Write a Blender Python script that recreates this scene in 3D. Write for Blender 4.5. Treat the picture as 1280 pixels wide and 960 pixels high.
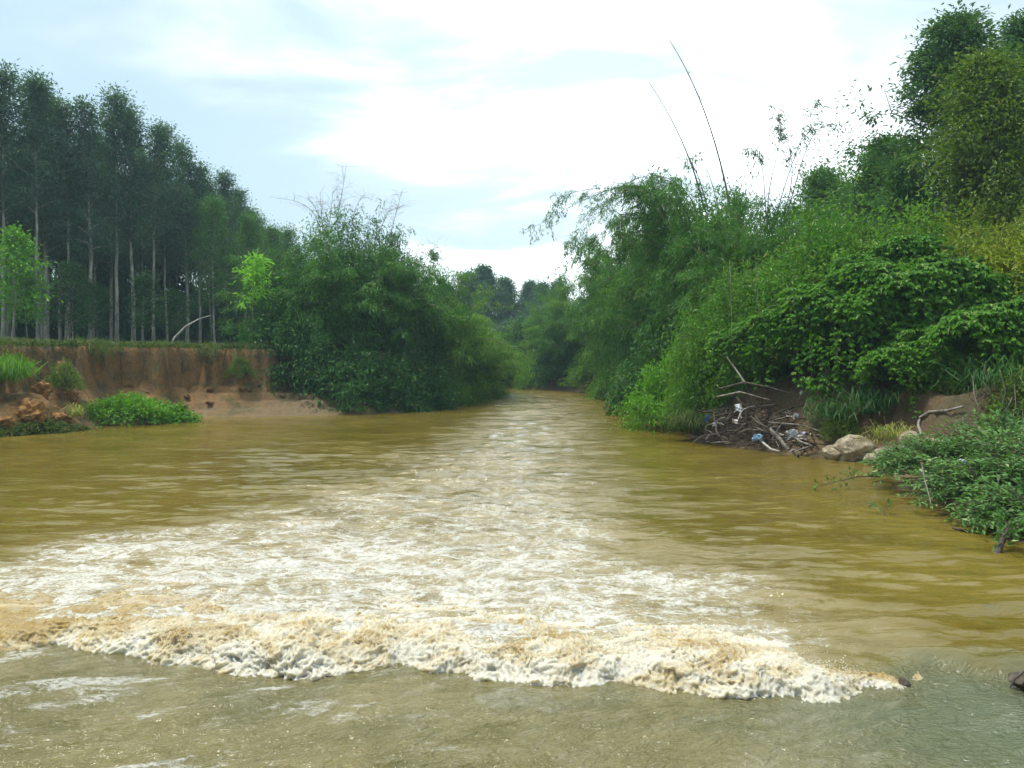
import bpy, math, random
import numpy as np
from mathutils import Vector, Quaternion

for _o in list(bpy.data.objects):
    bpy.data.objects.remove(_o)
SC = bpy.context.scene
COL = SC.collection
rnd = random.Random(7)
RNG = np.random.default_rng(11)
R = math.radians

# ------------------------------------------------------------------ camera
F, H, HZ = 967.0, 2.6, 450.0          # focal length in px of a 1280 frame, eye height, horizon row
cam_d = bpy.data.cameras.new('camera')
cam_d.sensor_width = 36.0
cam_d.lens = F / 1280.0 * 36.0
cam_d.shift_y = (HZ - 480.0) / 1280.0
cam_d.clip_end = 3000.0
cam = bpy.data.objects.new('camera', cam_d)
cam.location = (0, 0, H)
cam.rotation_euler = (R(90), 0, 0)
COL.objects.link(cam)
SC.camera = cam

# ------------------------------------------------------------------ sky, sun, exposure
SUN_EL, SUN_AZ = 70.0, -72.0            # azimuth measured from +Y towards +X
sun_dir = Vector((math.cos(R(SUN_EL)) * math.sin(R(SUN_AZ)), math.cos(R(SUN_EL)) * math.cos(R(SUN_AZ)), math.sin(R(SUN_EL))))
sd = bpy.data.lights.new('sun', 'SUN')
sd.energy = 3.0
sd.angle = R(9)
sd.color = (1.0, 0.95, 0.86)
sun = bpy.data.objects.new('sun', sd)
sun.rotation_euler = sun_dir.to_track_quat('Z', 'Y').to_euler()
sun.location = (0, 0, 60)
COL.objects.link(sun)

W = bpy.data.worlds.new('World')
SC.world = W
W.use_nodes = True
nt = W.node_tree
nt.nodes.clear()
def wn(t, **kw):
    n = nt.nodes.new(t)
    for k, v in kw.items():
        setattr(n, k, v)
    return n
def wmath(op, a, b=None, c=None, clamp=False):
    n = wn('ShaderNodeMath', operation=op, use_clamp=clamp)
    for i, v in enumerate((a, b, c)):
        if v is None: continue
        if isinstance(v, (int, float)): n.inputs[i].default_value = v
        else: nt.links.new(v, n.inputs[i])
    return n.outputs[0]
sky = wn('ShaderNodeTexSky', sky_type='NISHITA', sun_disc=False)
sky.sun_elevation = R(SUN_EL)
sky.sun_rotation = R(SUN_AZ)
sky.dust_density = 2.0
sky.ozone_density = 1.5
tc = wn('ShaderNodeTexCoord')
sep = wn('ShaderNodeSeparateXYZ')
nt.links.new(tc.outputs['Generated'], sep.inputs[0])
zz = wmath('ADD', wmath('ABSOLUTE', sep.outputs[2]), 0.16)
cx = wmath('DIVIDE', sep.outputs[0], zz)
cy = wmath('DIVIDE', sep.outputs[1], zz)
comb = wn('ShaderNodeCombineXYZ')
nt.links.new(cx, comb.inputs[0]); nt.links.new(cy, comb.inputs[1])
def wnoise(scale, off, detail=6, rough=0.55, dist=0.0, sy=1.0):
    mp = wn('ShaderNodeMapping')
    mp.inputs['Location'].default_value = off
    mp.inputs['Scale'].default_value = (scale, scale * sy, scale)
    nt.links.new(comb.outputs[0], mp.inputs[0])
    n = wn('ShaderNodeTexNoise')
    n.inputs['Scale'].default_value = 1.0
    n.inputs['Detail'].default_value = detail
    n.inputs['Roughness'].default_value = rough
    n.inputs['Distortion'].default_value = dist
    nt.links.new(mp.outputs[0], n.inputs['Vector'])
    return n.outputs['Fac']
def wramp(v, a, b):
    m = wn('ShaderNodeMapRange', interpolation_type='SMOOTHSTEP')
    m.inputs['From Min'].default_value = a; m.inputs['From Max'].default_value = b
    nt.links.new(v, m.inputs['Value'])
    return m.outputs[0]
n1 = wnoise(0.55, (3.1, 1.7, 0), 5, 0.5, 0.3, 1.3)
n2 = wnoise(1.6, (7.3, 4.2, 0), 6, 0.55, 0.5, 1.5)
cover = wramp(wmath('ADD', wmath('MULTIPLY', n1, 0.7), wmath('MULTIPLY', n2, 0.3)), 0.42, 0.62)
# glow of the veiled sun spreading through the cloud deck
sv = wn('ShaderNodeVectorMath', operation='DOT_PRODUCT')
nt.links.new(tc.outputs['Generated'], sv.inputs[0])
sv.inputs[1].default_value = Vector((math.sin(R(5)) * 0.95, math.cos(R(5)) * 0.95, 0.31))
glow = wmath('POWER', wmath('MAXIMUM', sv.outputs['Value'], 0.0), 11.0)
cov2 = wmath('MINIMUM', wmath('ADD', wmath('MULTIPLY', cover, 0.9), wmath('MULTIPLY', glow, 0.34)), 1.0)
core = wmath('MULTIPLY', wmath('POWER', wmath('MAXIMUM', sv.outputs['Value'], 0.0), 34.0), wmath('ADD', 0.12, wmath('MULTIPLY', wramp(wmath('ADD', wmath('MULTIPLY', n2, 0.6), wmath('MULTIPLY', n1, 0.4)), 0.4, 0.6), 0.88)))
bright = wmath('ADD', wmath('ADD', wmath('MULTIPLY', glow, 2.2), wmath('MULTIPLY', core, 18.0)), wmath('ADD', 6.3, wmath('MULTIPLY', n2, 3.0)))
cc = wn('ShaderNodeMix', data_type='RGBA', blend_type='MULTIPLY')
cc.inputs['Factor'].default_value = 1.0
cc.inputs['A'].default_value = (0.9, 1.0, 1.03, 1)
cb = wn('ShaderNodeCombineColor')
for i in range(3): nt.links.new(bright, cb.inputs[i])
nt.links.new(cb.outputs[0], cc.inputs['B'])
# thin veil that always covers the blue
veil = wn('ShaderNodeMix', data_type='RGBA')
veil.inputs['Factor'].default_value = 0.6
nt.links.new(sky.outputs[0], veil.inputs['A'])
veil.inputs['B'].default_value = (5.5, 7.6, 8.5, 1)
mixs = wn('ShaderNodeMix', data_type='RGBA')
nt.links.new(cov2, mixs.inputs['Factor'])
nt.links.new(veil.outputs['Result'], mixs.inputs['A'])
nt.links.new(cc.outputs['Result'], mixs.inputs['B'])
bg = wn('ShaderNodeBackground')
bg.inputs['Strength'].default_value = 0.1
nt.links.new(mixs.outputs['Result'], bg.inputs['Color'])
W.cycles.sampling_method = 'MANUAL'
W.cycles.sample_map_resolution = 256
wo = wn('ShaderNodeOutputWorld')
nt.links.new(bg.outputs[0], wo.inputs['Surface'])

vs = SC.view_settings
vs.view_transform = 'Standard'
vs.look = 'None'
vs.exposure = 0.5
vs.gamma = 1.0
vs.use_curve_mapping = False
SC.render.engine = 'CYCLES'
cy_ = SC.cycles
cy_.max_bounces = 6
cy_.diffuse_bounces = 1
cy_.glossy_bounces = 2
cy_.transmission_bounces = 3
cy_.transparent_max_bounces = 4
cy_.volume_bounces = 0
cy_.use_denoising = True
cy_.use_adaptive_sampling = True
cy_.adaptive_threshold = 0.03
cy_.caustics_reflective = False
cy_.caustics_refractive = False

# ------------------------------------------------------------------ numeric helpers
_perm = np.random.default_rng(3).permutation(256).astype(np.int32)
_perm = np.concatenate([_perm, _perm, _perm])
_g = np.random.default_rng(5).normal(size=(256, 3))
_g /= np.linalg.norm(_g, axis=1)[:, None]
def noise(x, y, z=0.0):
    """gradient noise, about -0.7..0.7"""
    x = np.asarray(x, float); y = np.asarray(y, float); z = np.zeros_like(x) + z
    xi = np.floor(x).astype(np.int32); yi = np.floor(y).astype(np.int32); zi = np.floor(z).astype(np.int32)
    fx, fy, fz = x - xi, y - yi, z - zi
    u, v, w = (f * f * f * (f * (f * 6 - 15) + 10) for f in (fx, fy, fz))
    xi &= 255; yi &= 255; zi &= 255
    out = 0
    for dx in (0, 1):
        for dy in (0, 1):
            for dz in (0, 1):
                h = _perm[_perm[_perm[xi + dx] + yi + dy] + zi + dz]
                g = _g[h]
                d = g[..., 0] * (fx - dx) + g[..., 1] * (fy - dy) + g[..., 2] * (fz - dz)
                out = out + d * (u if dx else 1 - u) * (v if dy else 1 - v) * (w if dz else 1 - w)
    return out
def fbm(x, y, z=0.0, o=4, lac=2.03, gain=0.5):
    a, s = 1.0, 0
    for i in range(o):
        s = s + a * noise(x, y, z + i * 17.3)
        x = x * lac; y = y * lac; z = z * lac; a *= gain
    return s
def billow(x, y, z=0.0, o=4, gain=0.5):
    a, s = 1.0, 0
    for i in range(o):
        s = s + a * (1 - 2.2 * np.abs(noise(x, y, z + i * 11.1)))
        x = x * 2.07; y = y * 2.07; z = z * 2.07; a *= gain
    return s
def sstep(a, b, x):
    t = np.clip((np.asarray(x, float) - a) / (b - a), 0, 1)
    return t * t * (3 - 2 * t)
def ray_ground(px, py):
    """how far ahead the line of sight through px, py meets the ground"""
    Y = np.arange(8, 60, 0.05)
    hit = np.nonzero(ground_z((px - 640) / F * Y, Y) > H - (py - HZ) / F * Y)[0]
    return float(Y[hit[0]]) if len(hit) else 60.0
def unit(v):
    v = np.asarray(v, float)
    return v / np.maximum(np.linalg.norm(v, axis=-1, keepdims=True), 1e-9)
def at(px, py, Y):
    """the point Y metres ahead seen at px, py of the photograph: a way to read distances off it"""
    return Vector(((px - 640.0) / F * Y, Y, H - (py - HZ) / F * Y))

# ------------------------------------------------------------------ mesh helpers
def mesh_np(name, V, Q, mat=None, smooth=False, attrs=None, mat_index=None):
    """V (n,3), Q (m,k) faces all with k corners"""
    V = np.ascontiguousarray(V, np.float32); Q = np.ascontiguousarray(Q, np.int32)
    me = bpy.data.meshes.new(name)
    m, k = Q.shape
    me.vertices.add(len(V)); me.loops.add(m * k); me.polygons.add(m)
    me.vertices.foreach_set('co', V.ravel())
    me.loops.foreach_set('vertex_index', Q.ravel())
    me.polygons.foreach_set('loop_start', np.arange(0, m * k, k, dtype=np.int32))
    me.polygons.foreach_set('use_smooth', np.full(m, smooth, dtype=bool))
    me.update(calc_edges=True)
    if mat is not None:
        for mm in (mat if isinstance(mat, (list, tuple)) else [mat]):
            me.materials.append(mm)
    if mat_index is not None:
        me.polygons.foreach_set('material_index', np.asarray(mat_index, np.int32))
    for n, a in (attrs or {}).items():
        at_ = me.attributes.new(n, 'FLOAT', 'POINT')
        at_.data.foreach_set('value', np.asarray(a, np.float32).ravel())
    return me
class Tubes:
    """collects tapered tubes, all made of quads"""
    def __init__(self): self.V, self.Q, self.n = [], [], 0
    def add(self, pts, rad, sides=5):
        pts = np.asarray(pts, float); n = len(pts)
        rad = np.broadcast_to(np.asarray(rad, float), (n,))
        t = unit(np.gradient(pts, axis=0))
        ref = np.array([0.31, 0.17, 0.93]) if abs(t[0][2]) < 0.85 else np.array([0.93, 0.3, 0.1])
        a = unit(np.cross(t, ref)); b = np.cross(t, a)
        ang = np.linspace(0, 2 * np.pi, sides, endpoint=False)
        ring = pts[:, None] + rad[:, None, None] * (np.cos(ang)[None, :, None] * a[:, None] + np.sin(ang)[None, :, None] * b[:, None])
        self.V.append(ring.reshape(-1, 3))
        i = np.arange(n - 1)[:, None] * sides; j = np.arange(sides)[None]
        j2 = (j + 1) % sides
        self.Q.append(np.stack([i + j, i + j2, i + sides + j2, i + sides + j], -1).reshape(-1, 4) + self.n)
        self.n += n * sides
    def mesh(self, name, mat): return mesh_np(name, np.concatenate(self.V), np.concatenate(self.Q), mat, True)
def leaves(name, P, D, L, Wd, mat, N=None, bend=0.12, rng=RNG):
    """one four-cornered leaf for each row of P pointing along D"""
    P = np.asarray(P, float); D = unit(D); n = len(P)
    if N is None: N = rng.normal(size=(n, 3)) * 0.55 + np.array([0, 0, 1.0])
    S = unit(np.cross(D, N)); Nn = unit(np.cross(S, D))
    L = np.broadcast_to(np.asarray(L, float), (n,))[:, None]; Wd = np.broadcast_to(np.asarray(Wd, float), (n,))[:, None]
    mid = P + D * L * 0.45 + Nn * L * bend
    V = np.stack([P, mid + S * Wd * 0.5, P + D * L, mid - S * Wd * 0.5], 1).reshape(-1, 3)
    return mesh_np(name, V, np.arange(n * 4).reshape(-1, 4), mat)

# ------------------------------------------------------------------ scene-graph helpers
def tag(o, label=None, cat=None, group=None, kind=None):
    if label: o['label'] = label
    if cat: o['category'] = cat
    if group: o['group'] = group
    if kind: o['kind'] = kind
    return o
def link(name, me, parent=None, loc=None, rot=None, scale=None):
    o = bpy.data.objects.new(name, me); COL.objects.link(o)
    if parent is not None: o.parent = parent
    if loc is not None: o.location = loc
    if rot is not None: o.rotation_euler = rot
    if scale is not None: o.scale = (scale,) * 3 if isinstance(scale, (int, float)) else scale
    return o
def thing(name, label, cat, loc=(0, 0, 0), rotz=0.0, scale=1.0, group=None, parts=()):
    o = link(name, None, None, loc, (0, 0, rotz), scale)
    o.empty_display_size = 0.2
    tag(o, label, cat, group)
    for pn, me in parts: link(pn, me, o)
    return o

# ------------------------------------------------------------------ materials
class NT:
    def __init__(self, name):
        self.m = bpy.data.materials.new(name); self.m.use_nodes = True
        self.t = self.m.node_tree; self.t.nodes.clear()
        self.out = self.t.nodes.new('ShaderNodeOutputMaterial')
    def n(self, t, ins=None, **kw):
        nd = self.t.nodes.new(t)
        for k, v in kw.items(): setattr(nd, k, v)
        for k, v in (ins or {}).items():
            if isinstance(v, bpy.types.NodeSocket): self.t.links.new(v, nd.inputs[k])
            else: nd.inputs[k].default_value = v
        return nd
    def math(self, op, a, b=0.0, c=0.0, clamp=False):
        return self.n('ShaderNodeMath', {0: a, 1: b, 2: c}, operation=op, use_clamp=clamp).outputs[0]
    def mix(self, f, a, b, bt='MIX'):
        return self.n('ShaderNodeMix', {'Factor': f, 'A': a, 'B': b}, data_type='RGBA', blend_type=bt).outputs['Result']
    def mapr(self, v, a, b, c=0.0, d=1.0, smooth=True):
        return self.n('ShaderNodeMapRange', {'Value': v, 'From Min': a, 'From Max': b, 'To Min': c, 'To Max': d}, interpolation_type='SMOOTHSTEP' if smooth else 'LINEAR').outputs[0]
    def noise(self, vec, scale, detail=4, rough=0.5, dist=0.0, sc=None):
        if sc is not None:
            vec = self.n('ShaderNodeMapping', {'Vector': vec, 'Scale': sc}).outputs[0]
        return self.n('ShaderNodeTexNoise', {'Vector': vec, 'Scale': scale, 'Detail': detail, 'Roughness': rough, 'Distortion': dist}).outputs['Fac']
    def pos(self): return self.n('ShaderNodeNewGeometry').outputs['Position']
    def obj(self): return self.n('ShaderNodeTexCoord').outputs['Object']
    def attr(self, name): return self.n('ShaderNodeAttribute', attribute_name=name).outputs['Fac']
    def done(self, sock, vol=False):
        self.t.links.new(sock, self.out.inputs['Volume' if vol else 'Surface']); return self.m
def c4(c): return (c[0], c[1], c[2], 1.0)
def leaf_mat(name, dark, light, odd=None, odd_share=0.04, trans=0.3, rough=0.5, patch=0.6):
    """leaf colour varies leaf by leaf, plant by plant and in soft patches"""
    k = NT(name)
    geo = k.n('ShaderNodeNewGeometry')
    isl = geo.outputs['Random Per Island']
    oi = k.n('ShaderNodeObjectInfo').outputs['Random']
    p = k.noise(geo.outputs['Position'], patch, 2, 0.5)
    f = k.math('ADD', k.math('MULTIPLY', isl, 0.45), k.math('ADD', k.mapr(p, 0.32, 0.68, 0.0, 0.42), k.math('MULTIPLY', oi, 0.13)))
    col = k.mix(f, c4(dark), c4(light))
    if odd is not None:
        w = k.math('FRACT', k.math('MULTIPLY', isl, 37.0))
        col = k.mix(k.math('LESS_THAN', w, odd_share), col, c4(odd))
    b = k.n('ShaderNodeBsdfPrincipled', {'Base Color': col, 'Roughness': rough, 'Specular IOR Level': 0.22})
    tcol = k.mix(1.0, col, (1.25, 1.35, 0.55, 1), 'MULTIPLY')
    t = k.n('ShaderNodeBsdfTranslucent', {'Color': tcol})
    return k.done(k.n('ShaderNodeMixShader', {0: trans, 1: b.outputs[0], 2: t.outputs[0]}).outputs[0])
def bark_mat(name, a, b, scale=6.0, sc=(1, 1, 0.25), rough=0.8):
    k = NT(name)
    f = k.mapr(k.noise(k.obj(), scale, 5, 0.6, 0.4, sc), 0.35, 0.68)
    f2 = k.noise(k.obj(), scale * 5, 3, 0.6, 0, sc)
    col = k.mix(f, c4(a), c4(b))
    bp = k.n('ShaderNodeBump', {'Strength': 0.5, 'Distance': 0.02, 'Height': f2})
    return k.done(k.n('ShaderNodeBsdfPrincipled', {'Base Color': col, 'Roughness': rough, 'Normal': bp.outputs[0]}).outputs[0])

M = {}
M['plant_leaf'] = leaf_mat('plantation_leaf', (0.05, 0.115, 0.082), (0.13, 0.235, 0.135), (0.17, 0.19, 0.08), 0.02)
M['plant_leaf2'] = leaf_mat('plantation_young_leaf', (0.056, 0.155, 0.041), (0.130, 0.274, 0.068), (0.211, 0.274, 0.068), 0.03)
M['bamboo'] = leaf_mat('bamboo_leaf', (0.040, 0.132, 0.023), (0.107, 0.263, 0.037), (0.211, 0.274, 0.068), 0.02, 0.34)
M['bamboo_light'] = leaf_mat('bamboo_light_leaf', (0.080, 0.207, 0.023), (0.205, 0.376, 0.044), (0.276, 0.328, 0.081), 0.03, 0.36)
M['dark_leaf'] = leaf_mat('dark_shrub_leaf', (0.026, 0.092, 0.024), (0.073, 0.192, 0.041), (0.227, 0.274, 0.108), 0.03)
M['vine'] = leaf_mat('vine_leaf', (0.048, 0.161, 0.015), (0.139, 0.322, 0.030), (0.259, 0.365, 0.108), 0.07, 0.32, 0.45, 1.4)
M['yellow'] = leaf_mat('yellow_shrub_leaf', (0.130, 0.201, 0.022), (0.324, 0.383, 0.041), (0.406, 0.365, 0.081), 0.05, 0.34)
M['lime'] = leaf_mat('lime_leaf', (0.162, 0.401, 0.041), (0.324, 0.656, 0.068), None, 0, 0.4)
M['tree_leaf'] = leaf_mat('tree_leaf', (0.036, 0.105, 0.035), (0.097, 0.209, 0.049), (0.194, 0.238, 0.068), 0.03)
M['tree_leaf2'] = leaf_mat('olive_tree_leaf', (0.072, 0.140, 0.017), (0.178, 0.263, 0.034), (0.244, 0.255, 0.068), 0.03)
M['bush'] = leaf_mat('near_bush_leaf', (0.040, 0.112, 0.030), (0.133, 0.282, 0.063), (0.324, 0.401, 0.176), 0.04, 0.25, 0.55, 3.0)
M['cover'] = leaf_mat('ground_cover_leaf', (0.080, 0.226, 0.014), (0.197, 0.450, 0.030), (0.292, 0.365, 0.068), 0.03, 0.3)
M['grass'] = leaf_mat('grass_blade', (0.04, 0.085, 0.016), (0.12, 0.17, 0.035), (0.26, 0.22, 0.1), 0.08, 0.3, 0.6)
M['dry'] = leaf_mat('dry_grass_blade', (0.259, 0.274, 0.068), (0.518, 0.510, 0.162), (0.162, 0.255, 0.041), 0.25, 0.25, 0.7)
M['pale_bark'] = bark_mat('pale_bark', (0.2, 0.18, 0.14), (0.46, 0.43, 0.36))
M['brown_bark'] = bark_mat('brown_bark', (0.05, 0.04, 0.028), (0.14, 0.11, 0.08))
M['cane'] = bark_mat('bamboo_cane', (0.09, 0.11, 0.04), (0.25, 0.23, 0.11), 3.0)
M['dead_cane'] = bark_mat('dead_bamboo_cane', (0.09, 0.065, 0.045), (0.2, 0.15, 0.11), 3.0)
M['drift'] = bark_mat('driftwood_grey', (0.1, 0.085, 0.07), (0.36, 0.32, 0.27), 9.0)
M['drift_dark'] = bark_mat('driftwood_dark', (0.03, 0.023, 0.017), (0.12, 0.09, 0.065), 9.0)
M['drift_pale'] = bark_mat('driftwood_pale', (0.34, 0.31, 0.27), (0.62, 0.58, 0.52), 7.0)

# ------------------------------------------------------------------ the ground: one sheet with the river bed cut into it
SHORE = np.array([(7.2, -8), (7.2, 6), (6.9, 10.5), (7.2, 12.6), (7.9, 15.7), (9.1, 19.2), (8.4, 20.4), (7.6, 21.2), (6.3, 23.3), (6.0, 25.5), (6.6, 33.5),
                  (7.7, 45.7), (7.0, 56), (5, 64), (0, 71.5), (-8, 76), (-22, 79), (-22, 73), (-10, 70), (-3, 66), (-1.1, 58.5), (-3.3, 44), (-5.5, 38),
                  (-8.9, 36.2), (-11.3, 35.4), (-14.3, 34.6), (-16.2, 30), (-17.6, 26.5), (-18.5, 18), (-14, 8), (-12, -8)], float)
def river_dist(x, y):
    """metres from the waterline, positive on land"""
    a = SHORE; b = np.roll(SHORE, -1, 0)
    best = np.full(x.shape, 1e9); inside = np.zeros(x.shape, bool)
    for (ax, ay), (bx, by) in zip(a, b):
        dx, dy = bx - ax, by - ay
        t = np.clip(((x - ax) * dx + (y - ay) * dy) / (dx * dx + dy * dy), 0, 1)
        best = np.minimum(best, np.hypot(x - ax - t * dx, y - ay - t * dy))
        cr = ((ay > y) != (by > y))
        with np.errstate(divide='ignore', invalid='ignore'):
            inside ^= cr & (x < (bx - ax) * (y - ay) / ((by - ay) if by != ay else 1e-9) + ax)
    return np.where(inside, -best, best)
def ground_z(x, y):
    x = np.asarray(x, float); y = np.asarray(y, float)
    d = river_dist(x, y)
    n1 = fbm(x * 0.35, y * 0.35, 3.0, 3); n2 = fbm(x * 1.3, y * 1.3, 7.0, 4); n3 = fbm(x * 4.0, y * 4.0, 2.0, 2)
    # eroded clay bank on the plantation side
    bw = np.clip(2.9 + 1.1 * noise(x * 0.5, y * 0.5, 9.0) * 2 - 0.9 * sstep(-13, -17, x), 0.9, 4.5)
    zl = 1.5 * np.clip(d / bw, 0, 1) ** 1.15 + (0.3 * n2 + 0.13 * n3) * sstep(0, 1.0, d)
    zl = zl + 0.35 * (np.round(zl / 0.35) - zl / 0.35) * 0.55 * sstep(0.3, 1.0, d)
    cliff = sstep(0.0, 0.55, d - bw + 0.6 * n2 + 0.3 * n3)
    zl = zl * (1 - cliff) + cliff * (3.22 + 0.12 * n1 + 0.05 * n2 + 0.15 * sstep(4, 30, d))
    for mx, my, mr, mh in ((-17.9, 28.4, 1.5, 1.5), (-19.2, 27.2, 1.3, 1.0)):   # slumped clay
        zl = np.maximum(zl, (mh * np.exp(-((x - mx) ** 2 + (y - my) ** 2) / mr ** 2 * 0.9) + 0.35 * n2 + 0.18 * n3 - 0.1) * (d > 0))
    # steep overgrown bank on the other side
    zr = 0.45 * np.clip(d / 0.6, 0, 1) + 1.35 * sstep(0.5, 1.7, d + 0.3 * n2) + 1.3 * sstep(1.6, 4.5, d) + 1.6 * sstep(4, 16, d) + 0.14 * n2 * sstep(0.2, 1, d) + 0.06 * n3 * sstep(0.2, 1, d)
    zn = 0.22 * np.clip(d / 1.2, 0, 1) + 0.45 * sstep(0.8, 3.5, d) + 2.2 * sstep(3.0, 6.5, d) + 0.08 * n2
    near = sstep(18.5, 16.5, y)
    zr = zr * (1 - near) + zn * near
    wr = sstep(-2.0, 3.0, x - 0.06 * (y - 40))
    z = zl * (1 - wr) + zr * wr
    bed = -1.2 * sstep(0, 2.5, -d) - 0.06
    return np.where(d > 0, z - 0.05, np.minimum(bed, -0.05 - 0.0 * d))
def grow(a, b, s0, r):
    out, s = [a], s0
    sgn = 1 if b > a else -1
    while sgn * (b - out[-1]) > 0:
        out.append(out[-1] + sgn * s); s *= r
    return out[1:]
gx = np.array(sorted(grow(-24, -700, 0.3, 1.16)) + list(np.arange(-24, 15, 0.16)) + grow(15, 700, 0.3, 1.16))
gy = np.array(sorted(grow(8, -40, 0.4, 1.2)) + list(np.arange(8, 44, 0.16)) + list(np.arange(44, 84, 0.5)) + grow(84, 900, 0.8, 1.16))
GX, GY = np.meshgrid(gx, gy)
GZ = ground_z(GX, GY)
def grid_faces(ny, nx):
    i = np.arange(ny - 1)[:, None] * nx + np.arange(nx - 1)[None]
    return np.stack([i, i + 1, i + nx + 1, i + nx], -1).reshape(-1, 4)

k = NT('bank_soil')
geo = k.n('ShaderNodeNewGeometry')
P_ = geo.outputs['Position']
nz = k.n('ShaderNodeSeparateXYZ', {0: geo.outputs['Normal']}).outputs[2]
pz = k.n('ShaderNodeSeparateXYZ', {0: P_})
na = k.noise(P_, 0.9, 5, 0.6); nb = k.noise(P_, 5.0, 5, 0.65); ncx = k.noise(P_, 22.0, 4, 0.6)
soil = k.mix(k.mapr(na, 0.35, 0.65), (0.085, 0.06, 0.028, 1), (0.185, 0.132, 0.062, 1))
orange = k.mix(k.mapr(nb, 0.3, 0.7), (0.15, 0.075, 0.02, 1), (0.28, 0.15, 0.042, 1))
ofac = k.math('MULTIPLY', k.mapr(pz.outputs[0], -9.0, -14.5), k.mapr(na, 0.3, 0.5))
ofac = k.math('MAXIMUM', ofac, k.math('MULTIPLY', k.mapr(pz.outputs[0], 6.0, 8.0), 0.3))
soil = k.mix(ofac, soil, orange)
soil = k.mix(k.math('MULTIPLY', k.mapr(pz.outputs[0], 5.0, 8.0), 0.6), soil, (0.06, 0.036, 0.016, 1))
soil = k.mix(k.mapr(nb, 0.52, 0.75), soil, (0.07, 0.045, 0.024, 1))
# silt left by the river low on the bank
soil = k.mix(k.math('MULTIPLY', k.mapr(k.math('ADD', pz.outputs[2], k.math('MULTIPLY', nb, 0.5)), 1.0, 0.5), 0.6), soil, (0.2, 0.14, 0.065, 1))
green = k.mix(k.mapr(nb, 0.35, 0.7), (0.03, 0.042, 0.012, 1), (0.09, 0.1, 0.025, 1))
gfac = k.math('MULTIPLY', k.mapr(nz, 0.72, 0.9), k.mapr(k.math('ADD', pz.outputs[2], k.math('MULTIPLY', na, 0.8)), 2.0, 2.9))
gfac = k.math('MAXIMUM', gfac, k.math('MULTIPLY', k.mapr(na, 0.5, 0.66), 0.6))
col = k.mix(gfac, soil, green)
bp = k.n('ShaderNodeBump', {'Strength': 0.9, 'Distance': 0.12, 'Height': k.math('ADD', k.math('MULTIPLY', nb, 1.0), k.math('MULTIPLY', ncx, 0.35))})
M['soil'] = k.done(k.n('ShaderNodeBsdfPrincipled', {'Base Color': col, 'Roughness': 0.85, 'Normal': bp.outputs[0]}).outputs[0])
g_me = mesh_np('ground', np.stack([GX, GY, GZ], -1).reshape(-1, 3), grid_faces(*GX.shape), M['soil'], True)
tag(link('ground', g_me), 'eroded earth banks and grassy land on both sides of the river', None, None, 'structure')

# ------------------------------------------------------------------ the river: sheet of murky water with real waves
FRONT_PX = [(-400, 790), (-120, 795), (0, 800), (90, 792), (180, 800), (220, 812), (340, 825), (400, 828), (480, 814), (560, 819), (640, 833), (700, 838), (800, 836), (900, 850), (980, 860), (1060, 853), (1120, 848), (1180, 832), (1280, 850), (1500, 845), (1800, 840)]
_fr = np.array([((px - 640) / F * (F * H / (py - HZ)), F * H / (py - HZ)) for px, py in FRONT_PX])
def front_y(x): return np.interp(x, _fr[:, 0], _fr[:, 1])
_ux = np.linspace(-1.25, 1.25, 640)
_ry = [2.0]
while _ry[-1] < 92: _ry.append(_ry[-1] + 0.0058 * (_ry[-1] + 1.0))
_ry = np.array(_ry)
WX = _ux[None] * (_ry[:, None] + 3.5) * 0.92
WY = np.broadcast_to(_ry[:, None], WX.shape).copy()
def flow_masks(x, y):
    q = y - front_y(x)
    down = sstep(-0.05, 0.35, q)                                        # 1 beyond the breaking front
    xc = np.interp(y, [6, 12, 25, 50, 70], [-1.2, -0.9, 0.3, 2.6, 3])
    hw = np.interp(y, [6, 9, 12, 25, 50, 70], [4.2, 3.4, 2.9, 2.2, 2.6, 2.4])
    xw = x + 1.3 * fbm(x * 0.35, y * 0.22, 21.0, 3) + 0.5 * noise(x * 1.4, y * 0.8, 5.0)
    jet = np.exp(-np.abs((xw - xc) / hw) ** 2.4) * np.interp(y, [6, 20, 45, 62, 70], [1, 1, 0.8, 0.45, 0.1])
    lb = np.interp(y, [6, 10.9, 12.6, 16.8, 24, 50], [-9.5, -7.2, -5.4, -2.6, -1.6, 0.6]) + 1.8 * fbm(x * 0.4, y * 0.6, 4.4, 3)
    rb = np.interp(y, [6, 7.2, 10, 16.8, 24, 50], [2.6, 3.0, 2.0, 1.6, 2.2, 4.6]) + 1.6 * fbm(x * 0.5, y * 0.6, 8.4, 3)
    foam = sstep(-1.6, 1.8, x - lb) * sstep(1.4, -1.6, x - rb) * np.interp(y, [6, 9.5, 12.5, 16, 24, 40, 60], [0.95, 0.85, 0.66, 0.48, 0.4, 0.34, 0.1]) * down  # foam near the front; farther along the jet, flecks standing in for silvery glints
    ripple = 0.42 + 0.9 * np.exp(-((x - 4.2) / 2.3) ** 2 - ((y - 9.5) / 3.2) ** 2) + 1.0 * np.exp(-((x + 4.0) / 4.5) ** 2 - ((y - 16) / 6) ** 2) + 0.3 * sstep(30, 45, y)
    return q, down, jet, foam, ripple
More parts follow.
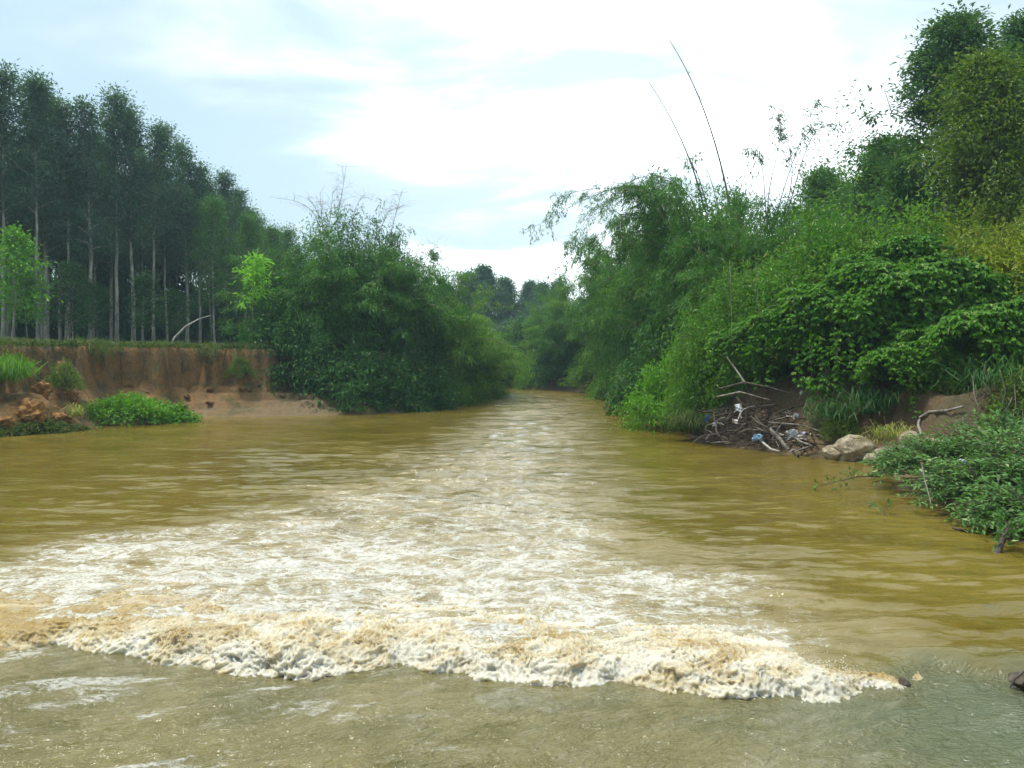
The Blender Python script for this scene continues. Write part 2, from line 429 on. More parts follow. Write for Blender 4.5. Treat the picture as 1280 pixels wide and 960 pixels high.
def water_z(x, y):
    q, down, jet, foam, ripple = flow_masks(x, y)
    fall = 0.0 + 0.34 * sstep(0.6, -4.0, q) ** 1.3 - 0.05 * np.exp(-((q + 0.1) / 0.6) ** 2)
    wx = x + 0.5 * noise(x * 0.4, y * 0.4, 1.0); wy = y + 0.4 * noise(x * 0.5, y * 0.5, 6.0)
    w1 = noise(wx * 0.75, wy * 1.9, 0.0); w2 = noise(wx * 1.7, wy * 4.4, 5.0); w3 = noise(wx * 4.1, wy * 8.0, 9.0)
    rip = 0.055 * w1 + 0.034 * w2 + 0.012 * w3
    boil = 0.075 * billow(x * 1.1, y * 1.5, 2.0, 4, 0.5) * np.exp(-np.clip(q, 0, 99) / 2.4) + 0.035 * fbm(x * 1.6, y * 2.6, 5.5, 4) * jet
    rough = jet * down * np.interp(y, [6, 14, 30, 60], [1.0, 1.0, 1.1, 0.7])
    zd = rip * (1.15 * np.clip(ripple, 0, 1) + 1.1 * rough) + boil * down * np.clip(0.25 + jet, 0, 1)
    # thin fast sheet before the jump: streaks along the flow
    c, s = math.cos(R(38)), math.sin(R(38))
    a = x * c + y * s; b = -x * s + y * c
    zf = 0.016 * fbm(a * 1.3, b * 3.2, 1.0, 4) + 0.02 * noise(a * 0.5, b * 1.0, 3.0) - 0.03 * np.abs(noise(a * 1.8 + 0.3 * noise(a * 3, b * 3, 2.0), b * 3.4, 12.0))
    return fall * (1 - down) + zd * down + zf * (1 - down), foam, (1 - down), np.clip(rough, 0, 1), np.clip(ripple, 0, 1) * down
WZ, A_foam_glint, A_fg, A_rough, A_rip = water_z(WX, WY)
k = NT('river_water')
P_ = k.pos()
foam_glintA, fgA, rgA = k.attr('foam'), k.attr('fg'), k.attr('turb')
nl = k.noise(P_, 0.25, 3, 0.5)
body = k.mix(k.mapr(nl, 0.35, 0.65), (0.135, 0.1, 0.013, 1), (0.18, 0.136, 0.025, 1))
fgn = k.mapr(k.noise(P_, 0.7, 4, 0.6, 0.6), 0.35, 0.65)
fgc = k.mix(fgn, (0.125, 0.115, 0.04, 1), (0.2, 0.172, 0.07, 1))
pxs = k.n('ShaderNodeSeparateXYZ', {0: P_}).outputs[0]
fgc = k.mix(k.mapr(pxs, 0.8, 3.4), fgc, (0.11, 0.128, 0.068, 1))  # grey-green reflection of the sky put into the sheet's colour on the right
body = k.mix(k.attr('sheet'), body, fgc)
body = k.mix(k.math('MULTIPLY', rgA, 0.3), body, (0.29, 0.25, 0.14, 1))
body = k.mix(k.math('MULTIPLY', foam_glintA, 0.75), body, (0.36, 0.29, 0.15, 1))
# lace of foam; far up the jet its pale flecks paint in sky glints
def lace(scale, wdt, sc, off):
    v = k.n('ShaderNodeMapping', {'Vector': P_, 'Scale': sc, 'Location': off}).outputs[0]
    n = k.noise(v, scale, 4, 0.55, 0.9)
    return k.mapr(k.math('ABSOLUTE', k.math('SUBTRACT', n, 0.5)), wdt, 0.0)
l1 = lace(1.5, 0.1, (0.8, 1.25, 1), (0, 0, 0)); l2 = lace(4.2, 0.12, (0.8, 1.2, 1), (3, 5, 0)); l3 = lace(11.0, 0.15, (0.9, 1.1, 1), (7, 1, 0))
ls = k.math('ADD', k.math('MULTIPLY', l1, 0.42), k.math('ADD', k.math('MULTIPLY', l2, 0.4), k.math('MULTIPLY', l3, 0.3)))
patch = k.mapr(k.noise(P_, 0.8, 4, 0.6, 0.5, (0.7, 1.6, 1)), 0.3, 0.7)
fo = k.math('MULTIPLY', foam_glintA, k.math('ADD', k.math('MULTIPLY', ls, 1.0), k.math('MULTIPLY', patch, 0.4)))
fo = k.math('MULTIPLY', k.mapr(fo, 0.3, 1.0), 0.88)
# streaks of foam drawn out along the thin sheet in front
rot = k.n('ShaderNodeMapping', {'Vector': P_, 'Rotation': (0, 0, -R(38)), 'Scale': (1, 1, 1)}).outputs[0]
st = k.noise(rot, 1.0, 3, 0.55, 0.9, (0.8, 1.7, 1))
st2 = k.noise(rot, 6.0, 4, 0.6, 0.5, (0.6, 1.8, 1))
stm = k.math('MULTIPLY', k.mapr(st, 0.46, 0.68), k.math('ADD', k.math('MULTIPLY', l1, 0.35), k.math('ADD', k.math('MULTIPLY', l2, 0.45), k.math('MULTIPLY', l3, 0.55))))
fs = k.math('MULTIPLY', fgA, k.math('MULTIPLY', k.mapr(pxs, 0.8, -2.2, 0.15, 1.0), k.mapr(k.math('ADD', stm, k.math('MULTIPLY', st2, 0.2)), 0.3, 1.0)))
fo = k.math('MAXIMUM', fo, k.math('MULTIPLY', fs, 0.62))
bub = k.mapr(k.noise(P_, 24.0, 3, 0.6, 0.3), 0.3, 0.62)
fo = k.math('MULTIPLY', fo, k.math('ADD', 0.42, k.math('MULTIPLY', bub, 0.58)))
colw = k.mix(fo, body, (0.66, 0.655, 0.61, 1))
w_a = k.noise(P_, 3.2, 4, 0.6, 0.4, (0.8, 1.9, 1)); w_b = k.noise(P_, 13.0, 3, 0.6, 0.3, (0.8, 1.5, 1))
w_c = k.math('ABSOLUTE', k.math('SUBTRACT', k.noise(rot, 5.0, 4, 0.6, 0.4, (0.85, 1.4, 1)), 0.5)); w_d = k.noise(rot, 19.0, 3, 0.6, 0.2, (0.9, 1.2, 1))
calm = k.math('MULTIPLY', k.math('ADD', w_a, k.math('MULTIPLY', w_b, 0.22)), k.math('ADD', 0.55, k.math('MULTIPLY', rgA, 2.0)))
fast = k.math('MULTIPLY', k.math('ADD', k.math('MULTIPLY', w_c, -4.0), k.math('MULTIPLY', w_d, 0.9)), fgA)
bn = k.math('ADD', k.math('ADD', calm, fast), k.math('MULTIPLY', fo, 0.4))
bp = k.n('ShaderNodeBump', {'Strength': 0.75, 'Distance': 0.05, 'Height': bn})
def slopes(scale, sc, detail):
    v = k.n('ShaderNodeMapping', {'Vector': P_, 'Scale': sc}).outputs[0]
    c = k.n('ShaderNodeTexNoise', {'Vector': v, 'Scale': scale, 'Detail': detail, 'Roughness': 0.6, 'Distortion': 0.4}).outputs['Color']
    return k.n('ShaderNodeVectorMath', {0: c, 1: (0.5, 0.5, 0.5)}, operation='SUBTRACT').outputs[0]
sl1 = slopes(2.6, (0.55, 1.7, 1), 3); sl2 = slopes(0.9, (0.5, 1.6, 1), 2)
slv = k.n('ShaderNodeVectorMath', {0: sl1, 1: k.n('ShaderNodeVectorMath', {0: sl2, 1: (0.7, 0.7, 0)}, operation='MULTIPLY').outputs[0]}, operation='ADD').outputs[0]
slv = k.n('ShaderNodeVectorMath', {0: slv, 1: (0.6, 1.0, 0.0)}, operation='MULTIPLY').outputs[0]
samp = k.math('ADD', k.math('ADD', k.math('MULTIPLY', fgA, 0.3), k.math('MULTIPLY', k.attr('ripple'), 1.25)), k.math('MULTIPLY', rgA, 2.0))
slv = k.n('ShaderNodeVectorMath', {0: slv, 'Scale': samp}, operation='SCALE').outputs[0]
nrm = k.n('ShaderNodeVectorMath', {0: k.n('ShaderNodeVectorMath', {0: bp.outputs[0], 1: slv}, operation='ADD').outputs[0]}, operation='NORMALIZE').outputs[0]
M['water'] = k.done(k.n('ShaderNodeBsdfPrincipled', {'Base Color': colw, 'Roughness': k.math('ADD', 0.09, k.math('MULTIPLY', fo, 0.5)), 'IOR': 1.5, 'Specular IOR Level': 0.5, 'Normal': nrm}).outputs[0])
w_me = mesh_np('river', np.stack([WX, WY, WZ], -1).reshape(-1, 3), grid_faces(*WX.shape), M['water'], True, {'foam': A_foam_glint, 'fg': A_fg, 'turb': A_rough, 'ripple': A_rip, 'sheet': sstep(0.9, -0.6, WY - front_y(WX) + 0.5 * fbm(WX * 1.5, WY * 1.5, 3.0, 3))})
tag(link('river', w_me), 'muddy olive brown river running away between overgrown banks', None, None, 'structure')

# breaking roller where the fast sheet meets the river
sx = np.linspace(-8.2, 4.4, 1100); tt = np.linspace(0, 1, 190) ** 1.15
S_, T_ = np.meshgrid(sx, tt)
amp = np.interp(S_, [-8.2, -5, -4.2, -3.4, -2, 0, 1.5, 2.3, 2.8, 3.4, 4.4], [0.6, 0.75, 0.7, 0.8, 1.0, 1.0, 0.95, 0.85, 0.75, 0.6, 0.5])
amp = amp * (1 + 0.5 * noise(S_ * 0.9, S_ * 0, 3.3) + 0.4 * noise(S_ * 2.6, S_ * 0, 5.3))
wid = 3.0
bx_, by_ = S_, front_y(S_) - 0.42 + T_ * wid + 0.25 * noise(S_ * 1.3, S_ * 0, 2.0) * (1 - T_)
prof = np.interp(T_, [0, 0.08, 0.14, 0.19, 0.28, 0.45, 0.65, 0.85, 1.0], [-0.22, -0.12, -0.04, 0.035, 0.055, 0.012, -0.02, -0.055, -0.14])
wx_ = bx_ + 0.16 * noise(bx_ * 2, by_ * 2, 4.0) + 0.05 * noise(bx_ * 7, by_ * 7, 14.0); wy_ = by_ + 0.16 * noise(bx_ * 2, by_ * 2, 8.0) + 0.05 * noise(bx_ * 7, by_ * 7, 18.0)
B1 = billow(wx_ * 1.6, wy_ * 1.9, 1.0, 2, 0.5); B2 = billow(wx_ * 4.5, wy_ * 4.8, 4.0, 3, 0.55)
B3 = (1 - np.abs(noise(wx_ * 15, wy_ * 15, 9.0)) * 2) ** 3 + 0.6 * (1 - np.abs(noise(wx_ * 31, wy_ * 31, 19.0)) * 2) ** 3
calm_ = 0.35 + 0.65 * sstep(-0.25, 0.25, noise(bx_ * 0.9, by_ * 1.3, 31.0))
env = sstep(0.0, 0.12, T_) * (1 - 0.55 * sstep(0.3, 0.95, T_))
rz = prof * np.where(prof > 0, amp, 1.0) + env * amp * (0.05 * (B1 - 0.35) + 0.035 * (B2 - 0.5) * calm_ + 0.024 * B3) + 0.01 * env * noise(bx_ * 40, by_ * 40, 3.0)
ry = by_ - env * (1 - sstep(0.15, 0.4, T_)) * amp * (0.06 * B1 + 0.07 * B2 + 0.03 * B3)
rx = bx_ + env * amp * (0.05 * noise(bx_ * 6, by_ * 6, 12.0) + 0.015 * noise(bx_ * 22, by_ * 22, 12.0))
rz = rz - 0.055 * sstep(2.1, 3.1, S_) * (0.5 + 0.5 * sstep(0.2, 0.5, T_)) - 0.055 * sstep(2.5, 3.0, S_) - 0.06 * sstep(3.0, 4.2, S_) - 0.05 * sstep(0.95, 1.0, T_) - 0.05 * sstep(0.5, 2.6, S_) * sstep(0.3, 0.6, T_)
brown = np.interp(S_, [-8.2, -4.5, -3.9, -3.0, -2, 3, 3.75], [0.85, 0.75, 0.6, 0.12, 0.0, 0.1, 0.4])
k = NT('breaking_foam')
P_ = k.pos()
bA, brA = k.attr('bulge'), k.attr('silt')
nf = k.noise(P_, 3.0, 5, 0.6, 0.8); nf2 = k.noise(P_, 14.0, 4, 0.65, 0.5)
nfl = k.noise(P_, 1.9, 5, 0.6, 1.3, (0.8, 1.2, 1))
f = k.math('ADD', k.math('MULTIPLY', k.mapr(nfl, 0.3, 0.7), 0.75), k.math('ADD', k.math('MULTIPLY', nf2, 0.25), k.math('ADD', k.math('MULTIPLY', bA, 0.3), k.math('MULTIPLY', brA, 0.5))))
tan = k.mix(k.mapr(nf2, 0.35, 0.65), (0.29, 0.185, 0.04, 1), (0.37, 0.265, 0.085, 1))
cream = k.mix(k.mapr(f, 0.4, 0.8), (0.62, 0.585, 0.48, 1), (0.54, 0.45, 0.27, 1))
cf = k.mix(k.mapr(f, 0.68, 1.05), cream, tan)
lc1 = lace(3.4, 0.09, (0.85, 1.15, 1), (2, 9, 0)); lc2 = lace(9.5, 0.12, (0.9, 1.1, 1), (5, 2, 0))
cf = k.mix(k.math('MULTIPLY', k.math('MAXIMUM', lc1, k.math('MULTIPLY', lc2, 0.8)), k.math('MULTIPLY', k.mapr(k.attr('along'), 0.2, 0.6, 0.3, 0.9), k.math('SUBTRACT', 1.0, k.math('MULTIPLY', brA, 0.7)))), cf, (0.65, 0.635, 0.57, 1))
bpf = k.n('ShaderNodeBump', {'Strength': 0.6, 'Distance': 0.03, 'Height': k.math('ADD', nf2, k.math('MULTIPLY', k.noise(P_, 45.0, 3, 0.6), 0.5))})
bs = k.n('ShaderNodeBsdfPrincipled', {'Base Color': cf, 'Roughness': k.mapr(f, 0.5, 0.9, 0.5, 0.25), 'IOR': 1.333, 'Subsurface Weight': 0.85, 'Subsurface Radius': (0.06, 0.05, 0.03), 'Subsurface Scale': 1.0, 'Normal': bpf.outputs[0]})
tr = k.n('ShaderNodeBsdfTranslucent', {'Color': cf})
M['roller'] = k.done(k.n('ShaderNodeMixShader', {0: 0.12, 1: bs.outputs[0], 2: tr.outputs[0]}).outputs[0])
r_me = mesh_np('foam', np.stack([rx, ry, rz], -1).reshape(-1, 3), grid_faces(*S_.shape), M['roller'], True, {'bulge': sstep(-0.2, 1.3, B1 * 0.6 + B2 * 0.4) * sstep(0.14, 0.26, T_), 'silt': brown, 'along': T_})
tag(link('foam', r_me), 'churning cream and tan foam of the wave breaking across the river', 'foam', None, 'stuff')

# ------------------------------------------------------------------ plant generators (each returns mesh data that copies share)
DOWN = np.array([0, 0, -1.0])
def gz(x, y): return float(ground_z(np.array([x]), np.array([y]))[0])

def make_tree(seed, height, crown0, spread, limbs, leaf_mat_, bark, tufts=5, per=26, leaf=(0.16, 0.045), tuft_r=0.42, r0=0.11, lean=0.25, up=0.75, droop=0.6, top_taper=0.25, name='tree', disp=0.2):
    """tapered wavy trunk with limbs, each limb carrying tufts of leaves"""
    g = np.random.default_rng(seed)
    tb = Tubes()
    n = 14
    t = np.linspace(0, 1, n)
    wob = np.cumsum(g.normal(0, 0.09, (n, 2)), 0) * t[:, None] + np.outer(t ** 1.5, g.normal(0, lean, 2) * 1.5)
    pts = np.column_stack([wob[:, 0], wob[:, 1], t * height - 0.25 * (t == 0)])
    tb.add(pts, r0 * (1 - 0.86 * t) * (1 + 0.5 * (t < 0.04)), 8)
    C, CD = [], []
    for i in range(limbs):
        h = crown0 + (1 - crown0) * ((i + g.random()) / limbs) ** 0.9
        a = i * 2.399 + g.normal(0, 0.4)
        u = (h - crown0) / (1 - crown0)
        ln = spread * (0.35 + 0.9 * math.sin(math.pi * min(1, u * 0.85 + 0.15)) ** 0.8) * (1 - (1 - top_taper) * u ** 2) * g.uniform(0.6, 1.25)
        p0 = np.array([np.interp(h, t, pts[:, j]) for j in range(3)])
        d = np.array([math.cos(a), math.sin(a), up * g.uniform(0.5, 1.4) + 0.5 * u])
        d = d / np.linalg.norm(d)
        s = np.linspace(0, 1, 5)[:, None]
        lp = p0 + d * ln * s + np.array([0, 0, -0.18 * ln]) * s ** 2 + g.normal(0, 0.04 * ln, (5, 3)) * s
        tb.add(lp, np.linspace(r0 * 0.3 * (1 - 0.6 * u) + 0.008, 0.008, 5), 4)
        for q in range(tufts):
            f = g.uniform(0.3, 1.05)
            c = lp[0] + (lp[-1] - lp[0]) * f + g.normal(0, disp * ln, 3) * (0.4 + f) * np.array([1, 1, 0.7])
            C.append(c); CD.append(unit(c - p0 + np.array([0, 0, 0.2])))
            if q < 3:
                m = lp[0] + (lp[-1] - lp[0]) * f * 0.7
                tb.add(np.stack([m, (m + c) / 2 + g.normal(0, 0.05, 3), c]), [0.012, 0.008, 0.004], 3)
    C = np.array(C); CD = np.array(CD)
    k_ = len(C)
    cnt = (per * g.uniform(0.45, 1.5, k_)).astype(int)
    idx = np.repeat(np.arange(k_), cnt)
    rad = tuft_r * g.uniform(0.6, 1.4, k_)
    off = g.normal(size=(len(idx), 3)) * np.array([1, 1, 0.65]) * rad[idx][:, None] * 0.62
    P = C[idx] + off
    D = unit(off) * 0.6 + CD[idx] * 0.5 + DOWN * droop + g.normal(0, 0.5, P.shape)
    L = leaf[0] * g.uniform(0.7, 1.35, len(P))
    return tb.mesh(name + '_trunk', bark), leaves(name + '_crown', P, D, L, leaf[1] * g.uniform(0.7, 1.3, len(P)), leaf_mat_, rng=g)

def make_bamboo(seed, height, spread, culms, leaf_mat_, nodes=13, per=5, leaf=(0.24, 0.042), base_r=1.0, arch=0.55, lift=0.18, side=None, cane_mat='cane', branch=0.95):
    """clump of arching culms whose side branches hang full of narrow leaves"""
    g = np.random.default_rng(seed)
    tb = Tubes()
    BP, BD, BL = [], [], []
    for c in range(culms):
        a = g.uniform(0, 2 * math.pi)
        if side is not None and g.random() < 0.55: a = side + g.normal(0, 0.7)
        r = base_r * math.sqrt(g.random())
        b = np.array([r * math.cos(a) * 0.8, r * math.sin(a) * 0.8, -0.2])
        ln = height * g.uniform(0.5, 1.18) * (1.0 - 0.1 * r / max(base_r, 0.1))
        out = spread * g.uniform(0.15, 1.1)
        t = np.linspace(0, 1, 9)
        hz_ = out * (0.25 * t + 0.75 * t ** 2.2)
        zz_ = ln * (t - arch * g.uniform(0.5, 1.15) * (out / spread) * t ** 3.2)
        tw = g.normal(0, 0.25)
        pts = b + np.column_stack([np.cos(a + tw * t) * hz_, np.sin(a + tw * t) * hz_, zz_])
        tb.add(pts, np.linspace(0.045, 0.008, 9), 5)
        ts = np.sort(g.uniform(lift, 1.0, nodes))
        for tn in ts:
            p = np.array([np.interp(tn, t, pts[:, j]) for j in range(3)])
            for _ in range(2):
                az = g.uniform(0, 2 * math.pi)
                dr = np.array([math.cos(az), math.sin(az), g.uniform(-0.15, 0.75)]) + 0.5 * np.array([math.cos(a), math.sin(a), 0])
                BP.append(p); BD.append(dr / np.linalg.norm(dr)); BL.append(branch * g.uniform(0.5, 1.3) * (1.15 - 0.55 * tn))
    BP, BD, BL = np.array(BP), np.array(BD), np.array(BL)
    kk = 5
    f = np.linspace(0.25, 1.0, kk)
    pos = BP[:, None] + BD[:, None] * (BL[:, None, None] * f[None, :, None]) + DOWN * (0.42 * BL[:, None, None] * f[None, :, None] ** 2)
    tdir = BD[:, None] + DOWN * (0.84 * f[None, :, None])
    for i in range(0, len(BP), 3):
        tb.add(np.concatenate([BP[i:i + 1], pos[i, 2:3], pos[i, 4:5]]), [0.009, 0.006, 0.003], 3)
    pos = pos.reshape(-1, 3); tdir = np.broadcast_to(tdir, (len(BP), kk, 3)).reshape(-1, 3)
    idx = np.repeat(np.arange(len(pos)), per)
    P = pos[idx] + g.normal(0, 0.1, (len(idx), 3))
    D = unit(tdir[idx]) * 0.8 + g.normal(0, 0.55, P.shape) + DOWN * 0.45
    return tb.mesh('bamboo_stems', M[cane_mat]), leaves('bamboo_foliage', P, D, leaf[0] * g.uniform(0.65, 1.3, len(P)), leaf[1] * g.uniform(0.7, 1.3, len(P)), leaf_mat_, rng=g)

def make_shrub(seed, rx, ry, rz, shoots, leaf_mat_, per=22, leaf=(0.14, 0.05), inner=0.35, sag=0.25, lump=0.3, stem_mat='brown_bark', jit=0.12, droop=0.35, stem_r=0.012, upright=0.0, stem_every=2):
    """shoots fanning from the root over an uneven dome, leafy along their outer length"""
    g = np.random.default_rng(seed)
    d = unit(g.normal(size=(shoots, 3))); d[:, 2] = np.abs(d[:, 2]) * (1 + upright) + 0.02; d = unit(d)
    lum = 1 + lump * 1.6 * noise(d[:, 0] * 2.2, d[:, 1] * 2.2, d[:, 2] * 2.2 + seed) + g.normal(0, 0.08, shoots)
    end = d * np.array([rx, ry, rz]) * lum[:, None]
    root = end * np.array([0.25, 0.25, 0.0]) + g.normal(0, 0.05, (shoots, 3)) * np.array([rx, ry, 0])
    tb = Tubes()
    mid = root * 0.4 + end * 0.6; mid[:, 2] += 0.12 * rz
    def curve(i, f):
        f = f[:, None]
        return (1 - f) ** 2 * root[i] + 2 * f * (1 - f) * mid[i] + f ** 2 * (end[i] + DOWN * sag * np.linalg.norm(end[i] * np.array([1, 1, 0]), axis=-1, keepdims=True) * f)
    idx = np.repeat(np.arange(shoots), per)
    f = inner + (1.04 - inner) * g.random(len(idx)) ** 0.7
    P = curve(idx, f); P2 = curve(idx, f + 0.04)
    P = P + g.normal(0, jit, P.shape)
    P[:, 2] = np.maximum(P[:, 2], -0.3)
    D = unit(P2 - curve(idx, f)) * 0.5 + g.normal(0, 0.6, P.shape) + DOWN * droop
    for i in range(0, shoots, stem_every):
        q = np.linspace(0, 1, 5)
        ii = np.full(5, i)
        tb.add(curve(ii, q), np.linspace(stem_r, stem_r * 0.3, 5), 3)
    return tb.mesh('shrub_stems', M[stem_mat]), leaves('shrub_foliage', P, D, leaf[0] * g.uniform(0.6, 1.35, len(P)), leaf[1] * g.uniform(0.7, 1.3, len(P)), leaf_mat_, rng=g)

# ------------------------------------------------------------------ plantation on the high bank
PLT = [make_tree(100 + i, 15.0, (0.42, 0.5, 0.46, 0.36, 0.52)[i], (1.75, 1.5, 1.9, 1.7, 1.55)[i], 44, M['plant_leaf'], M['pale_bark'], 6, 32, (0.22, 0.07), 0.52, (0.13, 0.11, 0.12, 0.14, 0.1)[i], 0.22, name='plantation_tree') for i in range(5)]
PLT2 = [make_tree(120 + i, 11.0, 0.3, 1.7, 36, M['plant_leaf2'], M['pale_bark'], 6, 30, (0.2, 0.062), 0.5, 0.09, 0.22, name='young_plantation_tree') for i in range(2)]
FRONT_TREES = [  # px of the trunk in the photo, distance, height factor, variant
    (-46, 44, 1.08, 0), (4, 44.5, 1.06, 2), (48, 45, 1.03, 1), (58, 48.5, 1.1, 3), (86, 47, 0.98, 4), (113, 47, 0.98, 3), (146, 49, 1.07, 2), (167, 50, 1.03, 0), (192, 51, 1.0, 4),
    (209, 54, 0.84, 1), (234, 55, 0.98, 3), (250, 56, 0.88, 2), (264, 58, 0.84, 1), (279, 59, 0.9, 0), (296, 61, 0.86, 4), (312, 64, 0.78, 2)]
ORD = ['first', 'second', 'third', 'fourth', 'fifth', 'sixth', 'seventh', 'eighth', 'ninth', 'tenth', 'eleventh', 'twelfth', 'thirteenth', 'fourteenth', 'fifteenth', 'sixteenth', 'seventeenth', 'eighteenth', 'nineteenth', 'twentieth']
cnt = 0
for px, Y, s, v in FRONT_TREES:
    x = (px - 640) / F * Y
    if px < 0: lab = 'tall pale trunked plantation tree at the very edge of the picture on the clay bank'
    else:
        lab = 'pale slender plantation tree, %s trunk from the picture edge of the front row' % ORD[cnt]; cnt += 1
    thing('plantation_tree', lab, 'tree', (x, Y, gz(x, Y)), rnd.uniform(0, 6.28), (s * 1.0, s * 1.0, s), 'plantation trees in the front row', [('trunk', PLT[v][0]), ('crown', PLT[v][1])])
g = np.random.default_rng(41)
back = []
for row in range(5):
    for px in np.arange(-40, 345, 30 - 1.5 * row):
        Y = 49 + row * 4.0 + max(0, px) * 0.05 + g.uniform(-1.2, 1.2)
        back.append((px + g.uniform(-9, 9), Y))
for px, Y in back:
    x = (px - 640) / F * Y
    lim = np.interp(px, [-60, 60, 170, 210, 240, 260, 300, 350], [100, 118, 165, 235, 225, 245, 268, 300])   # how high the canopy stands there
    hmax = H + (HZ - lim) / F * Y - 3.4
    s = min(g.uniform(0.85, 1.12), hmax / 15.3)
    if s < 0.55: continue
    v = int(g.integers(0, 5))
    thing('plantation_tree', 'slim plantation tree standing deep among the trunks behind the front row', 'tree', (x, Y, gz(x, Y)), g.uniform(0, 6.28), (max(s, 0.85), max(s, 0.85), s), 'plantation trees deep in the stand', [('trunk', PLT[v][0]), ('crown', PLT[v][1])])
for px, Y, s, lab in [(268, 52, 0.92, 'young pale green plantation tree in front of the stand beside the bamboo mound'), (305, 55, 0.86, 'second young plantation tree with light green crown close to the bamboo mound'), (338, 58, 0.84, 'light green young tree rising behind the bamboo mound'),
                      (362, 60, 0.86, 'light green young tree peeping out behind the top of the bamboo mound'),
                      (322, 63, 1.0, 'taller young tree stepping down from the plantation to the mound'), (286, 60, 1.05, 'young tree at the foot of the plantation where it steps down'), (345, 66, 0.95, 'young tree far back between the plantation and the mound')]:
    x = (px - 640) / F * Y
    v = rnd.randrange(2)
    thing('young_plantation_tree', lab, 'tree', (x, Y, gz(x, Y)), rnd.uniform(0, 6.28), s, 'young trees beside the bamboo mound', [('trunk', PLT2[v][0]), ('crown', PLT2[v][1])])

for i, (px, Y) in enumerate([(-95, 44), (-150, 45), (-210, 44), (-270, 46), (-120, 49), (-190, 50), (-250, 51), (-320, 49), (-80, 54), (-165, 56), (-300, 56)]):
    x = (px - 640) / F * Y; v = i % 5
    thing('plantation_tree', 'plantation tree just outside the picture edge on the clay bank', 'tree', (x, Y, gz(x, Y)), i * 1.1, 1.05, 'plantation trees beyond the picture edge', [('trunk', PLT[v][0]), ('crown', PLT[v][1])])
# saplings and undergrowth under the plantation
SAP = [make_tree(140 + i, 5.0, 0.28, 1.15, 22, M['cover'] if i == 0 else M['tree_leaf'], M['pale_bark'], 5, 22, (0.2, 0.085), 0.38, 0.035, 0.2, name='sapling') for i in range(3)]
for px, Y, s, v, lab in [(14, 40.5, 1.22, 0, 'leafy bright green broadleaf sapling at the picture edge on the clay bank'), (36, 42, 0.85, 0, 'smaller green sapling beside the one at the picture edge'), (92, 43.5, 0.95, 1, 'dark leaved sapling in front of the pale trunks'),
                         (122, 46, 0.8, 2, 'thin sapling among the front trunks above the bank edge'), (178, 47, 0.9, 1, 'slight sapling before the middle trunks of the plantation'), (222, 49, 0.75, 2, 'low sapling near the bent branch')]:
    x = (px - 640) / F * Y
    thing('sapling', lab, 'sapling', (x, Y, gz(x, Y)), rnd.uniform(0, 6.28), s, 'saplings under the plantation', [('trunk', SAP[v][0]), ('crown', SAP[v][1])])
US = [make_shrub(160 + i, 1.5, 1.5, 1.7, 90, M['dark_leaf'], 24, (0.22, 0.09), 0.25, 0.2, 0.35, jit=0.16) for i in range(2)]
for i in range(44):
    px = -20 + i * 7.9 + g.uniform(-6, 6); Y = g.uniform(58, 88)
    x = (px - 640) / F * Y
    s = g.uniform(1.0, 1.8)
    thing('undergrowth_shrub', 'dark undergrowth shrub in the shade between the plantation trunks', 'shrub', (x, Y, gz(x, Y)), g.uniform(0, 6.28), (s * 1.3, s * 1.3, s * 2.7), 'undergrowth in the plantation', [('stems', US[i % 2][0]), ('foliage', US[i % 2][1])])
# lime green sapling and bent branch
lime = make_tree(171, 4.4, 0.45, 1.15, 12, M['lime'], M['pale_bark'], 4, 13, (0.3, 0.1), 0.34, 0.04, 0.2, name='lime_sapling')
p = at(313, 432, 40)
thing('lime_sapling', 'slender sapling with large lime green leaves beside the bamboo mound', 'sapling', (p.x, p.y, gz(p.x, p.y)), 0.4, 1.05, None, [('trunk', lime[0]), ('crown', lime[1])])
tb = Tubes()
q = [at(212, 436, 42), at(218, 422, 42), at(232, 408, 42.2), at(248, 399, 42.4), at(264, 394, 42.6)]
tb.add([tuple(v) for v in q], [0.06, 0.055, 0.045, 0.035, 0.02], 6)
tag(link('bent_branch', tb.mesh('bent_branch', M['drift_pale'])), 'pale bare branch bent over in an arc in front of the trunks', 'branch')

